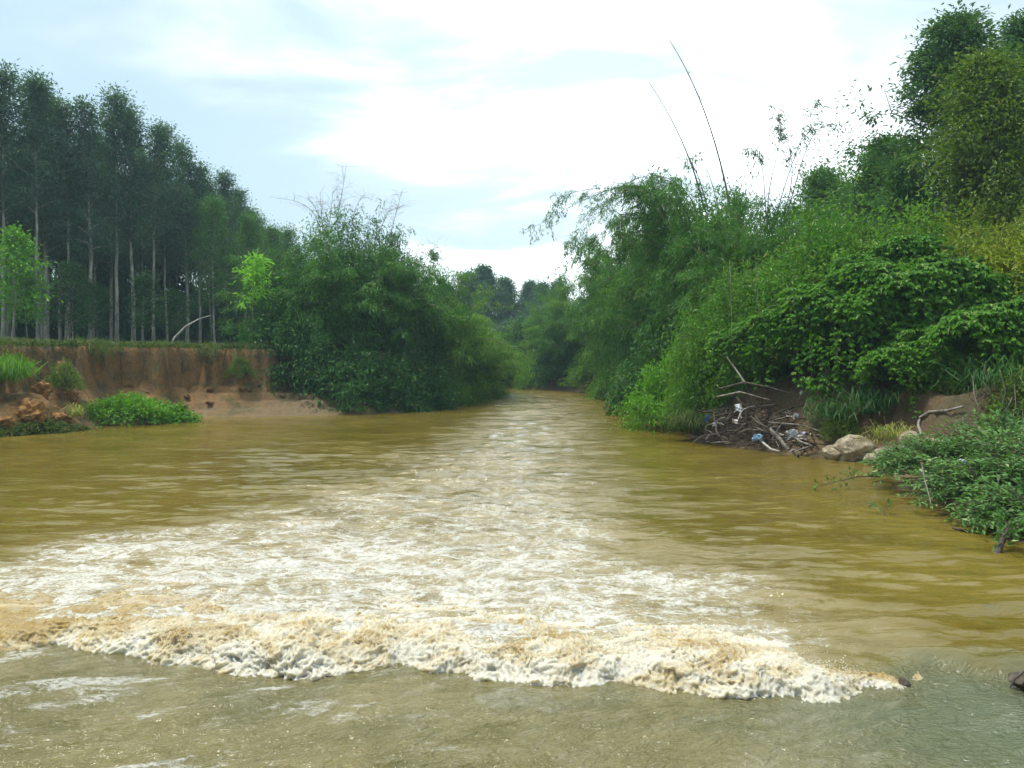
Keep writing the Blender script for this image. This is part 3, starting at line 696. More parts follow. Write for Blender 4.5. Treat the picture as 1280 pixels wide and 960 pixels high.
# ------------------------------------------------------------------ bamboo mound on the plantation side
def leafy_cane(paths, leaf_mat_, seed, nodes=16, per=4, leaf=(0.22, 0.038), branch=0.7, r=0.03, lift=0.2, cane='dead_cane', hang=0.42):
    """canes along given curves with side branches; returns (stems, foliage)"""
    g = np.random.default_rng(seed)
    tb = Tubes(); P, D = [], []
    for pts in paths:
        pts = np.asarray(pts, float)
        s = np.linspace(0, 1, len(pts)); f = np.linspace(0, 1, 14)
        # smooth the control points
        cs = np.column_stack([np.polyval(np.polyfit(s, pts[:, j], min(3, len(pts) - 1)), f) for j in range(3)])
        tb.add(cs, np.linspace(r, r * 0.22, 14), 5)
        for tn in g.uniform(lift, 1, nodes):
            p0 = np.array([np.interp(tn, f, cs[:, j]) for j in range(3)])
            td = unit(np.array([np.interp(min(1, tn + .05), f, cs[:, j]) for j in range(3)]) - np.array([np.interp(tn - .05, f, cs[:, j]) for j in range(3)]))
            d = unit(td * 0.7 + g.normal(0, 0.6, 3)); bl = branch * g.uniform(0.4, 1.3) * (1.2 - 0.7 * tn)
            q = np.array([p0 + d * bl * w + DOWN * hang * bl * w * w for w in (0, 0.35, 0.7, 1.0)])
            tb.add(q, [r * 0.3, r * 0.22, r * 0.16, r * 0.1], 3)
            for w in (0.35, 0.55, 0.7, 0.85, 1.0):
                c = p0 + d * bl * w + DOWN * hang * bl * w * w
                for _ in range(per):
                    P.append(c + g.normal(0, 0.05, 3)); D.append(d * 0.6 + g.normal(0, 0.5, 3) + DOWN * 0.6)
    n = len(P)
    return tb.mesh('canes', M[cane]), (leaves('cane_foliage', np.array(P), np.array(D), leaf[0] * g.uniform(0.7, 1.3, n), leaf[1] * g.uniform(0.7, 1.3, n), leaf_mat_, rng=g) if n else None)

BD_ = [make_bamboo(200 + i, 7.6, 4.0, 64, M['bamboo'], 15, 5, (0.25, 0.05), 1.5, 0.6, 0.05) for i in range(2)]
BL_ = [make_bamboo(210 + i, 6.6, 3.6, 52, M['bamboo_light'], 15, 5, (0.25, 0.045), 1.3, 0.7, 0.05) for i in range(2)]
DK_ = [make_shrub(220 + i, 2.2, 2.0, 2.6, 170, M['dark_leaf'], 34, (0.2, 0.09), 0.3, 0.35, 0.3, jit=0.17) for i in range(2)]
LG_ = [make_shrub(224 + i, 1.8, 1.6, 2.2, 150, M['bamboo_light'], 34, (0.19, 0.07), 0.3, 0.4, 0.3, jit=0.15) for i in range(2)]
def put(name, cat, lab, v, x, y, z, rot, s, group=None, names=('stems', 'foliage')):
    return thing(name, lab, cat, (x, y, z), rot, s, group, list(zip(names, v)))
def mesh_top(me, q=97):
    co = np.empty(len(me.vertices) * 3, np.float32); me.vertices.foreach_get('co', co)
    return float(np.percentile(co[2::3], q))
def clump(px, Y, top, v, h, lab, rot=None, wide=1.0, group=None, z=None):
    """bamboo clump rooted Y metres ahead at px, scaled so that its tips reach the row top"""
    x = (px - 640) / F * Y
    z0 = gz(x, Y) if z is None else z
    s = (H + (HZ - top) / F * Y - z0) / mesh_top(v[1], 99.6)
    wide = wide * (0.9 if s > 1.3 else 1.0)
    return put('bamboo_clump', 'bamboo', lab, v, x, Y, z0, rnd.uniform(0, 6.28) if rot is None else rot, (s * wide, s * wide, s), group)
GB = 'bamboo clumps on the plantation side'
L1 = clump(432, 42.5, 286, BD_[0], 7.2, 'tallest dark bamboo clump of the mound beside the plantation', 0.3, 1.0, GB)
clump(366, 43.5, 316, BD_[1], 7.2, 'dark bamboo clump between the lime sapling and the mound top', 1.2, 0.95, GB)
clump(492, 44.5, 318, BD_[1], 7.2, 'dark bamboo clump on the shoulder of the mound towards the river', 2.2, 0.95, GB)
clump(542, 48.5, 345, BL_[0], 6.2, 'green bamboo clump on the river slope of the mound', 0.9, 1.0, GB)
clump(578, 53.5, 385, BL_[1], 6.2, 'light green bamboo clump leaning to the water at the end of the mound', 2.9, 1.0, GB)
clump(603, 58.5, 418, BL_[0], 6.2, 'low light bamboo clump at the tip of the mound where the river narrows', 4.0, 1.0, GB)
DOME = [make_shrub(226 + i, 3.6, 3.2, 5.6, 460, (M['bamboo'], M['dark_leaf'])[i], 58, (0.22, 0.055), 0.45, 0.2, 0.3, 'cane', jit=0.2, droop=0.6) for i in range(2)]
def dome(px, Y, top, v, lab, rot, wide, group):
    x = (px - 640) / F * Y; z0 = max(gz(x, Y), 0.2)
    s_ = (H + (HZ - top) / F * Y - z0) / mesh_top(v[1], 99)
    put('bamboo_thicket', 'bamboo', lab, v, x, Y, z0, rot, (wide, wide, s_), group)
dome(428, 42.8, 276, DOME[0], 'dense leafy bamboo thicket making the round top of the mound', 0.4, 1.0, GB)
dome(484, 44.6, 296, DOME[1], 'dense dark thicket on the river side of the mound top', 1.4, 0.95, GB)
dome(372, 43.8, 318, DOME[1], 'dense dark thicket behind the lime sapling', 2.4, 0.85, GB)
dome(540, 49.0, 340, DOME[0], 'dense green thicket on the sloping shoulder of the mound', 3.4, 0.85, GB)
GS = 'shrubs at the foot of the bamboo mound'
for px, Y, zo, s, v, lab in [(352, 40, 0, 0.95, DK_[0], 'dark broadleaf shrub under the lime sapling on the bank edge'), (398, 39.4, -0.5, 1.05, DK_[1], 'dark broadleaf shrub spilling over the bank below the bamboo mound'),
                             (446, 39.2, -0.4, 1.1, DK_[0], 'dark leafy shrub in the middle of the mound foot'), (488, 39.6, -0.3, 1.05, DK_[1], 'dark shrub reaching down to the water at the mound foot'),
                             (524, 41.8, -0.2, 1.0, DK_[0], 'dark leafy shrub at the waterline beyond the mud slope'), (556, 45.2, 0, 1.0, LG_[0], 'bright green shrub drooping over the water below the mound'),
                             (582, 48.8, 0, 1.05, LG_[1], 'rounded bright green shrub over the water near the narrow part'), (603, 53.5, 0, 0.95, LG_[0], 'light green drooping shrub at the mound tip by the waterline')]:
    x = (px - 640) / F * Y
    put('riverside_shrub', 'shrub', lab, v, x, Y, max(gz(x, Y), 0.1) + zo, rnd.uniform(0, 6.28), s, GS)
# bare twiggy canes standing above the mound
def cane_part(parent, pts, r, name='cane', mat='dead_cane', twigs=0, seed=0, tl=0.5):
    tb = Tubes(); g = np.random.default_rng(seed)
    pts = np.asarray([tuple(p) for p in pts], float)
    s = np.linspace(0, 1, len(pts)); f = np.linspace(0, 1, 12)
    cs = np.column_stack([np.polyval(np.polyfit(s, pts[:, j], min(2, len(pts) - 1)), f) for j in range(3)])
    tb.add(cs, np.linspace(r, r * 0.3, 12), 5)
    for _ in range(twigs):
        t_ = g.uniform(0.35, 1.0)
        p0 = np.array([np.interp(t_, f, cs[:, j]) for j in range(3)])
        d = unit(g.normal(0, 1, 3) * np.array([1, 1, 0.4]) + np.array([0, 0, 0.5])); l = tl * g.uniform(0.4, 1.2)
        tb.add(np.stack([p0, p0 + d * l * 0.6, p0 + d * l + DOWN * 0.1 * l]), [r * 0.3, r * 0.2, r * 0.12], 3)
        for _k in range(2):
            d2 = unit(d + g.normal(0, 0.7, 3)); p1 = p0 + d * l * g.uniform(0.3, 0.8)
            tb.add(np.stack([p1, p1 + d2 * l * 0.3, p1 + d2 * l * 0.5]), [r * 0.18, r * 0.14, r * 0.1], 3)
    o = link(name, tb.mesh(name, M[mat]), parent)
    o.matrix_parent_inverse = parent_matrix(parent).inverted()
    return o
def parent_matrix(o):
    from mathutils import Matrix, Euler
    return Matrix.LocRotScale(o.location, o.rotation_euler, o.scale)
for i, (a, b, c) in enumerate([((418, 290), (426, 250), (434, 200)), ((398, 300), (388, 262), (346, 248)), ((400, 300), (398, 270), (384, 246)), ((404, 300), (402, 270), (400, 240)),
                               ((486, 300), (494, 270), (502, 240)), ((470, 300), (482, 272), (488, 262)), ((520, 330), (536, 318), (548, 306)), ((440, 290), (444, 262), (458, 240)), ((410, 290), (414, 262), (416, 238))]):
    cane_part(L1, [at(*a, 42.5), at(*b, 42.7), at(*c, 43)], 0.02, 'bare_cane', 'dead_cane', 34 if i in (0, 4) else 20, 300 + i, 0.9)

# ------------------------------------------------------------------ trees beyond the far bend
FT = [make_tree(180 + i, 11.0, 0.18, 2.4, 50, M['plant_leaf'], M['brown_bark'], 7, 34, (0.34, 0.14), 0.75, 0.16, 0.3, name='far_tree') for i in range(2)]
for i, (px, Y, top, lab) in enumerate([(583, 92, 338, 'bluish far tree just above the tip of the bamboo mound'), (612, 96, 330, 'tallest bluish tree beyond the river bend'), (634, 100, 345, 'far bluish tree beside the tallest one beyond the bend'),
                                       (657, 108, 350, 'small far tree in the notch above the river bend'), (676, 104, 352, 'far tree half hidden by the bamboo wall at the bend'), (560, 88, 352, 'far tree mostly hidden behind the bamboo mound'), (698, 100, 350, 'far tree behind the bamboo wall crest'),
                                       (598, 82, 395, 'lower dark tree at the bend behind the mound tip'), (640, 84, 400, 'lower round tree above the bend in the river'), (664, 86, 395, 'lower leafy tree at the bend by the bamboo wall')]):
    x = (px - 640) / F * Y
    z0 = gz(x, Y)
    s = (H + (HZ - top) / F * Y - z0) / 11.6
    ws = max(s, 0.7)
    thing('far_tree', lab, 'tree', (x, Y, z0), i * 1.3, (ws, ws, s), 'trees beyond the river bend', [('trunk', FT[i % 2][0]), ('crown', FT[i % 2][1])])

# ------------------------------------------------------------------ bamboo wall on the other side
BW_ = [make_bamboo(230 + i, 8.6, 4.2, 60, M['bamboo'] if i != 1 else M['bamboo_light'], 17, 5, (0.24, 0.042), 1.5, 0.55, 0.05, math.pi) for i in range(3)]
GR = 'bamboo clumps forming the wall along the far side of the river'
clump(966, 29.5, 246, BW_[0], 8.2, 'bamboo clump behind the vine mound with two long bare canes above it', 0.1, 0.85, GR)
R2 = clump(905, 35.5, 232, BW_[2], 8.2, 'bluish green bamboo clump throwing an arching spray over the river', 0.0, 0.85, GR)
clump(858, 41, 240, BW_[0], 8.2, 'dark blue green bamboo clump under the arching spray', -0.2, 0.85, GR)
clump(838, 47, 268, BW_[1], 8.2, 'lighter bamboo clump in the middle of the bamboo wall', 0.2, 0.8, GR)
clump(800, 53, 300, BW_[2], 8.2, 'bamboo clump with drooping light sprays down the wall to the water', -0.1, 0.85, GR)
clump(775, 59, 322, BW_[1], 8.2, 'pale green bamboo clump hanging to the water near the bend', 0.3, 0.85, GR)
clump(728, 66, 345, BW_[0], 8.2, 'bamboo clump closing the wall at the river bend', 0.0, 0.9, GR)
clump(690, 75, 375, BL_[1], 6.2, 'rounded green bamboo clump at the end of the visible river', 0.7, 0.9, GR)
clump(652, 80, 400, BL_[0], 6.2, 'low rounded clump at the end of the river beside the mound tip', 1.9, 0.9, GR)
dome(912, 34.0, 250, DOME[0], 'dense leafy bamboo thicket below the two long bare canes', 0.9, 1.0, GR)
dome(862, 40.0, 262, DOME[1], 'dense dark thicket in the bamboo wall behind the arching spray', 1.9, 1.0, GR)
dome(985, 30.5, 262, DOME[0], 'dense leafy thicket under the thin bamboo shoots', 2.9, 0.9, GR)
dome(815, 49.0, 310, DOME[0], 'dense thicket in the hazy middle of the bamboo wall', 3.9, 1.0, GR)
GW = 'shrubs along the foot of the bamboo wall'
for px, Y, zo, s, v, lab in [(740, 62.5, 0, 1.2, LG_[0], 'pale green shrub hanging into the water under the bamboo wall near the bend'), (772, 52, 0, 1.15, LG_[1], 'light green drooping shrub at the waterline halfway along the bamboo wall'),
                             (800, 44, 0.1, 1.1, LG_[0], 'soft green shrub at the waterline below the bamboo wall'), (822, 37, 0.2, 1.1, DK_[1], 'dark shrub in the shade under the bamboo wall'), (700, 69, 0, 1.3, DK_[0], 'dark shrub in the shaded corner of the river bend'),
                             (656, 73.5, 0, 1.15, LG_[1], 'green rounded shrub at the far waterline of the bend'), (868, 33.5, 0.8, 1.2, DK_[0], 'dark leafy shrub high under the bluish bamboo clump'), (905, 29.5, 0.8, 1.15, LG_[1], 'green shrub on the slope above the waterline bush')]:
    x = (px - 640) / F * Y
    put('riverside_shrub', 'shrub', lab, v, x, Y, max(gz(x, Y), 0.1) + zo, rnd.uniform(0, 6.28), s, GW)
for j, (x, y, sc_, v, lab) in enumerate([(4.6, 67.0, 1.25, DK_[1], 'dark shrub at the waterline just before the river turns'), (2.4, 70.2, 1.35, LG_[0], 'green shrub hiding the bank at the end of the visible river'), (0.0, 73.0, 1.4, DK_[0], 'dark shrub at the end of the visible river'), (-2.4, 75.5, 1.4, LG_[1], 'green shrub half hidden by the mound tip at the bend'), (1.6, 75.5, 1.7, DK_[1], 'taller dark shrub behind the waterline at the bend')]):
    put('riverside_shrub', 'shrub', lab, v, x, y, max(gz(x, y) - 0.6, 0.0), j * 1.7, sc_, GW)
# spray arching out over the river
def P3(*l): return [tuple(at(*q)) for q in l]
arch = leafy_cane([P3((880, 300, 36), (830, 240, 35.5), (760, 238, 35), (655, 292, 34.6)), P3((880, 310, 36), (820, 250, 36.5), (760, 252, 36.5), (712, 310, 36.2)), P3((880, 300, 36), (850, 232, 36), (800, 222, 35.6), (745, 262, 35.2)),
                   P3((880, 300, 36), (840, 250, 36), (790, 262, 35.8), (765, 305, 35.6)), P3((880, 300, 36), (830, 246, 35), (740, 236, 34.6), (690, 262, 34.3)), P3((890, 300, 36), (850, 240, 36), (820, 228, 36), (785, 240, 36)),
                   P3((880, 320, 36), (820, 290, 36), (770, 300, 36), (730, 345, 36)), P3((880, 320, 37), (820, 280, 37), (780, 275, 37), (740, 300, 37))], M['bamboo'], 310, 60, 4, (0.18, 0.032), 0.95, 0.026)
for nm, me in zip(('spray_canes', 'spray_foliage'), arch):
    o = link(nm, me, R2); o.matrix_parent_inverse = parent_matrix(R2).inverted()
cane_part(R2, [at(914, 270, 33), at(898, 190, 33), at(868, 110, 33.2), at(838, 52, 33.5)], 0.045, 'bare_cane', 'dead_cane', 3, 321, 0.3)
cane_part(R2, [at(880, 262, 34), at(866, 210, 34), at(842, 155, 34.1), at(812, 104, 34.3)], 0.042, 'bare_cane', 'dead_cane', 3, 322, 0.3)
cane_part(R2, [at(884, 262, 34.4), at(876, 230, 34.4), at(858, 190, 34.4)], 0.03, 'bare_cane', 'dead_cane', 2, 323, 0.3)
cane_part(R2, [at(898, 262, 34.4), at(890, 230, 34.4), at(876, 194, 34.4)], 0.025, 'bare_cane', 'dead_cane', 4, 324, 0.3)
tall = leafy_cane([P3((968, 280, 31), (985, 220, 31), (1005, 165, 31.2), (1022, 125, 31.5)), P3((980, 280, 31), (1000, 210, 31), (1020, 165, 31.3), (1052, 158, 31.6)), P3((960, 280, 31), (965, 220, 31), (975, 175, 31.2), (968, 132, 31.4)),
                   P3((960, 290, 31), (955, 230, 31), (950, 200, 31), (935, 185, 31)), P3((975, 280, 31), (990, 220, 31), (985, 180, 31), (972, 150, 31))], M['tree_leaf'], 330, 34, 2, (0.17, 0.036), 0.75, 0.022, 0.4)
lt = thing('leafy_bamboo', 'thin leafy bamboo shoots standing against the sky above the green slope', 'bamboo', (10.4, 31, gz(10.4, 31)))
for nm, me in zip(('stems', 'foliage'), tall):
    o = link(nm, me, lt); o.matrix_parent_inverse = parent_matrix(lt).inverted()

# ------------------------------------------------------------------ trees and shrubs on the near slope
T_big = make_tree(240, 12.2, 0.3, 2.7, 50, M['tree_leaf'], M['brown_bark'], 6, 84, (0.19, 0.08), 0.52, 0.17, 0.25, name='tall_tree', disp=0.11)
T_olv = make_tree(241, 9.5, 0.14, 2.7, 54, M['tree_leaf2'], M['brown_bark'], 8, 60, (0.18, 0.075), 0.6, 0.14, 0.25, name='olive_tree', disp=0.14)
T_mid = make_tree(242, 8.5, 0.12, 2.6, 50, M['plant_leaf2'], M['brown_bark'], 8, 52, (0.2, 0.085), 0.6, 0.14, 0.25, name='slope_tree', disp=0.14)
def tree(px, Y, top, v, h, lab, rot=0.0, wide=1.0, nm='slope_tree', group='trees on the slope above the vines'):
    x = (px - 640) / F * Y; z0 = gz(x, Y)
    s = (H + (HZ - top) / F * Y - z0) / mesh_top(v[1], 99.7)
    thing(nm, lab, 'tree', (x, Y, z0), rot, (s * wide, s * wide, s), group, [('trunk', v[0]), ('crown', v[1])])
tree(1166, 30, 20, T_big, 12.5, 'tall dark tree standing highest above the slope', 0.6, 1.1)
tree(1252, 25.5, 62, T_olv, 9.8, 'olive green tree in front of the tall dark tree at the picture edge', 1.4)
tree(1300, 31, 12, T_big, 12.5, 'dark tree cut by the picture edge behind the olive tree', 2.6)
tree(1085, 34, 172, T_mid, 8.8, 'mid green rounded tree below the tall dark tree', 0.2)
tree(1040, 37, 205, T_mid, 8.8, 'mid green tree on the skyline beside the thin bamboo shoots', 2.2)
tree(1140, 29, 200, T_mid, 8.8, 'green tree filling the slope under the tall dark tree', 4.2, 0.9)
tree(1215, 27, 210, T_olv, 9.8, 'small olive tree under the crown of the tall dark tree', 3.2, 1.0)
tree(1330, 24, 120, T_olv, 9.8, 'olive tree just beyond the picture edge over the yellow shrub', 5.0)
YS = make_shrub(250, 1.9, 1.6, 2.6, 260, M['yellow'], 52, (0.13, 0.045), 0.3, 0.25, 0.4, jit=0.13)
GSH = [make_shrub(252 + i, 2.2, 1.9, 3.3, 330, (M['vine'], M['bamboo_light'])[i], 56, (0.15, 0.042), 0.25, 0.3, 0.45, jit=0.15) for i in range(2)]
def shrub(px, Y, top, v, h, lab, rot=0.0, wide=1.0, nm='slope_shrub', group='shrubs on the slope above the vines', zoff=0.0):
    x = (px - 640) / F * Y; z0 = gz(x, Y) + zoff
    s = (H + (HZ - top) / F * Y - z0) / mesh_top(v[1], 97)
    put(nm, 'shrub', lab, v, x, Y, z0, rot, (min(1.25, max(s, 0.8)) * wide, min(1.25, max(s, 0.8)) * wide, s), group)
shrub(1235, 23.2, 288, YS, 2.2, 'yellow green shrub over the brown bank near the picture edge', 0.3)
shrub(1285, 21.5, 300, YS, 2.2, 'yellow green shrub cut by the picture edge', 1.3)
shrub(1175, 24.5, 300, GSH[0], 2.3, 'bright green shrub on top of the vine mound beside the yellow shrub', 2.0, 1.1)
shrub(1100, 25.5, 285, GSH[1], 2.3, 'fresh green shrub behind the crest of the vine mound', 3.0, 1.2)
shrub(1040, 26, 292, GSH[0], 2.3, 'green shrub rising behind the vine mound shoulder', 4.0, 1.1)
shrub(985, 26.5, 330, GSH[1], 2.3, 'feathery green shrub where the vine mound meets the bamboo wall', 5.0, 1.0)
shrub(930, 26.5, 365, GSH[0], 2.3, 'green shrub on the slope above the driftwood pile', 5.6, 0.9)
shrub(890, 27.5, 405, GSH[1], 2.3, 'light feathery shrub between the waterline bush and the driftwood pile', 0.9, 0.8)
shrub(1270, 19.5, 425, GSH[1], 2.3, 'short green shrub on the brown bank at the picture edge', 2.4, 0.75)
LB = make_shrub(256, 1.7, 1.5, 2.0, 210, M['cover'], 40, (0.15, 0.045), 0.25, 0.3, 0.3, jit=0.12, upright=0.5)
shrub(838, 29.5, 458, LB, 2.1, 'yellowish green bush at the waterline beside the driftwood pile', 0.5, 1.0, 'waterline_bush', None)

# ------------------------------------------------------------------ mound of hanging vines
def make_vines(seed, rx, ry, rz, strands, face=-math.pi / 2):
    g = np.random.default_rng(seed)
    tb = Tubes(); P, D, L = [], [], []
    for i in range(strands):
        a = face + g.normal(0, 0.95)
        el = g.uniform(0.3, 1.0)
        d = np.array([math.cos(a) * math.cos(el * 1.5), math.sin(a) * math.cos(el * 1.5), math.sin(el * 1.5)])
        lum = 1 + 0.3 * float(noise(np.array([d[0] * 2]), np.array([d[1] * 2]), d[2] * 2 + seed)[0]) * 2
        st = d * np.array([rx, ry, rz]) * lum
        outw = np.array([math.cos(a), math.sin(a), 0])
        hang = g.uniform(0.2, 0.9) * (0.5 + 1.3 * (1 - el)) * (1.8 if g.random() < 0.14 else 1.0)
        t = np.linspace(0, 1, 7)[:, None]
        pts = st + outw * 0.55 * t ** 0.6 * g.uniform(0.5, 1.2) + np.array([0, 0, 0.25]) * np.sin(t * 2.2) * 0.8 + DOWN * hang * t ** 1.7 + g.normal(0, 0.04, (7, 3)) * t
        tb.add(pts, np.linspace(0.01, 0.004, 7), 3)
        m = int(16 + hang * 20)
        f = g.uniform(0, 1, m)
        for j in f:
            c = np.array([np.interp(j, t[:, 0], pts[:, q]) for q in range(3)])
            ax = g.uniform(0, 2 * math.pi)
            pet = np.array([math.cos(ax), math.sin(ax), 0.25]) + outw * 0.5
            c = c + pet * g.uniform(0.03, 0.14)
            for w in (-0.7, 0, 0.7):          # three leaflets
                P.append(c); D.append(np.array([math.cos(ax + w), math.sin(ax + w), -0.75 + 0.25 * g.normal()]) + outw * 0.4); L.append(g.uniform(0.12, 0.21))
    L = np.array(L)
    return tb.mesh('vine_stems', M['brown_bark']), leaves('vine_foliage', np.array(P), np.array(D), L, L * 0.5, M['vine'], rng=g, bend=0.16)
VM = [make_vines(260, 1.75, 1.4, 1.5, 300), make_vines(261, 1.75, 1.4, 1.5, 300)]
GV = 'hanging vine mounds over the brown bank'
for px, Y, cyy, s, v, rot, lab in [(1075, 22.6, 412, 1.0, 0, -0.25, 'large mound of hanging vines over the rocks'), (1172, 22.0, 405, 1.05, 1, 0.2, 'mound of hanging vines with a long trailing curtain over the brown bank'), (1010, 23.4, 440, 0.85, 1, -0.5, 'lower mound of vines spilling towards the driftwood pile'),
                                 (1240, 21.6, 415, 0.85, 0, 0.35, 'vine mound below the yellow shrub near the picture edge'), (955, 24.6, 450, 0.75, 0, -0.4, 'small mound of vines behind the driftwood pile'), (1120, 23.6, 372, 0.95, 0, 0.0, 'crest of the vine mound below the fresh green shrub'),
                                 (1262, 19.8, 452, 0.95, 1, 0.1, 'vine mound hanging over the dry roots at the picture edge'), (1192, 21.0, 448, 0.8, 0, -0.1, 'lower vine mound hanging before the brown bank behind the long curtain'),
                                 (1150, 20.6, 478, 0.7, 1, 0.0, 'small vine mound low over the brown soil beside the exposed root')]:
    p = at(px, cyy, Y)
    put('vine_mound', 'vine', lab, VM[v], p.x, p.y, p.z, rot, s, GV)
ct = Tubes(); P, D = [], []
for px, top, bot, Y in [(1198, 440, 530, 20.2), (1186, 430, 500, 20.3), (1206, 430, 492, 20.3), (1210, 400, 520, 20.4), (1190, 400, 470, 20.4), (1026, 440, 500, 21.2), (1030, 470, 490, 21.2), (1100, 420, 470, 20.8), (1044, 430, 492, 21.0), (1060, 430, 470, 20.9), (1078, 425, 486, 20.8), (1122, 425, 492, 20.6), (1138, 425, 476, 20.5), (1156, 425, 505, 20.4), (1170, 420, 482, 20.3), (1228, 440, 500, 19.4), (1244, 440, 512, 19.0), (1262, 445, 500, 18.6), (1274, 450, 520, 18.2), (1012, 450, 500, 21.3), (996, 455, 486, 21.6)]:
    q = np.array(P3((px, top - 20, Y + .3), (px + 3, (top + bot) / 2, Y), (px + 6, bot, Y)))
    ct.add(q, [0.01, 0.008, 0.005], 3)
    for j in RNG.uniform(0, 1, int((bot - top) * 0.9)):
        c = np.array([np.interp(j, [0, .5, 1], q[:, w]) for w in range(3)]) + RNG.normal(0, 0.06, 3)
        ax = RNG.uniform(0, 6.28)
        for w in (-0.7, 0, 0.7):
            P.append(c); D.append(np.array([math.cos(ax + w), math.sin(ax + w) - 0.4, -0.7]))
L_ = RNG.uniform(0.12, 0.2, len(P))
vc = thing('vine_curtain', 'long curtain of trailing leafy vines hanging down before the brown bank', 'vine', (11.6, 20.3, 1.0))
for nm, me in (('stems', ct.mesh('curtain_stems', M['brown_bark'])), ('foliage', leaves('curtain_foliage', np.array(P), np.array(D), L_, L_ * 0.5, M['vine'], bend=0.16))):
    o = link(nm, me, vc); o.matrix_parent_inverse = parent_matrix(vc).inverted(); o['kind'] = 'stuff'
for i, (px, a, b, Y, lab) in enumerate([(914, 325, 432, 23.8, 'longest bare vine hanging straight down in front of the slope shrubs'), (946, 318, 372, 24.2, 'thin bare vine hanging beside the longest one'), (948, 372, 400, 24.2, 'short bare vine end above the driftwood pile')]):
    tb = Tubes(); tb.add(P3((px - 2, a, Y), (px, (a + b) / 2, Y), (px + 1, b, Y)), [0.014, 0.012, 0.01], 4)
    tag(link('hanging_vine', tb.mesh('hanging_vine', M['drift'])), lab, 'vine', 'bare hanging vines')

# ------------------------------------------------------------------ near bush, rocks, root
def make_near_bush(seed, ells, shoots, per, leaf, mat):
    """sprawling low bush: arching shoots over several overlapping low domes, leaves in opposite pairs, folded along the midrib"""
    g = np.random.default_rng(seed)
    tb = Tubes(); P, D, N, L = [], [], [], []
    for (cx_, cy__, cz_, rx, ry_, rz_) in ells:
        for i in range(shoots):
            a = g.uniform(0, 2 * math.pi); el = math.asin(g.random() ** 0.8)
            d = np.array([math.cos(a) * math.cos(el), math.sin(a) * math.cos(el), math.sin(el)])
            lum = 1 + 0.35 * float(noise(np.array([d[0] * 2.5 + cx_]), np.array([d[1] * 2.5]), d[2] * 2.5)[0])
            e = d * np.array([rx, ry_, rz_]) * lum
            st = e * g.uniform(0.45, 0.7)
            out = unit(np.array([d[0], d[1], 0.25]))
            t = np.linspace(0, 1, 6)[:, None]
            pts = np.array([cx_, cy__, cz_]) + st + (e - st) * t + out * 0.35 * t * g.uniform(0.4, 1.3) + DOWN * 0.18 * t ** 2 + g.normal(0, 0.02, (6, 3)) * t
            pts[:, 2] = np.maximum(pts[:, 2], 0.03)
            tb.add(pts, np.linspace(0.008, 0.003, 6), 3)
            td = unit(pts[-1] - pts[0]); sd_ = unit(np.cross(td, [0, 0, 1.0]))
            for j in range(per):
                f = 0.15 + 0.85 * (j + g.random()) / per
                c = np.array([np.interp(f, t[:, 0], pts[:, q]) for q in range(3)])
                for sgn in (-1, 1):
                    P.append(c); D.append(td * 0.7 + sgn * sd_ * g.uniform(0.6, 1.1) + np.array([0, 0, g.normal(-0.1, 0.3)])); N.append(np.array([0, 0, 1.0]) + g.normal(0, 0.35, 3)); L.append(leaf * g.uniform(0.6, 1.3))
    P, D, N, L = np.array(P), unit(np.array(D)), np.array(N), np.array(L)[:, None]
    S = unit(np.cross(D, N)); U = unit(np.cross(S, D))
    w = L * 0.19
    v0 = P; v1 = P + D * L * 0.5 + U * L * 0.05; v2 = P + D * L - U * L * 0.08
    a1 = P + D * L * 0.42 + S * w + U * L * 0.1; a2 = P + D * L * 0.42 - S * w + U * L * 0.1
    V = np.stack([v0, v1, v2, a1, a2], 1).reshape(-1, 3)
    b = np.arange(len(P))[:, None] * 5
    Q = np.concatenate([b + np.array([[0, 1, 2, 3]]), b + np.array([[0, 4, 2, 1]])])
    return tb.mesh('near_bush_stems', M['brown_bark']), mesh_np('near_bush_foliage', V, Q, mat)
nb1 = make_near_bush(400, [(8.5, 15.4, 0.25, 1.05, 1.2, 0.75), (9.8, 15.2, 0.45, 1.5, 1.4, 1.0)], 300, 7, 0.13, M['bush'])
nb2 = make_near_bush(401, [(8.2, 13.4, 0.15, 1.0, 1.2, 0.72), (9.4, 13.2, 0.4, 1.4, 1.5, 1.05), (7.9, 11.7, 0.1, 0.75, 0.9, 0.55), (9.0, 11.2, 0.2, 1.2, 1.1, 0.9)], 290, 7, 0.12, M['bush'])
def fixed(nm, lab, cat, base, parts, group=None):
    t_ = thing(nm, lab, cat, base, 0, 1.0, group)
    for pn, me in parts:
        o = link(pn, me, t_); o.matrix_parent_inverse = parent_matrix(t_).inverted()
    return t_
fixed('sprawling_bush', 'sprawling dark green bush in front of the pale rocks at the water edge', 'bush', (8.6, 15.4, 0.2), zip(('stems', 'foliage'), nb1), 'sprawling bushes by the water')
fixed('sprawling_bush', 'nearest sprawling bush leaning over the water at the picture edge', 'bush', (8.4, 12.4, 0.2), zip(('stems', 'foliage'), nb2), 'sprawling bushes by the water')

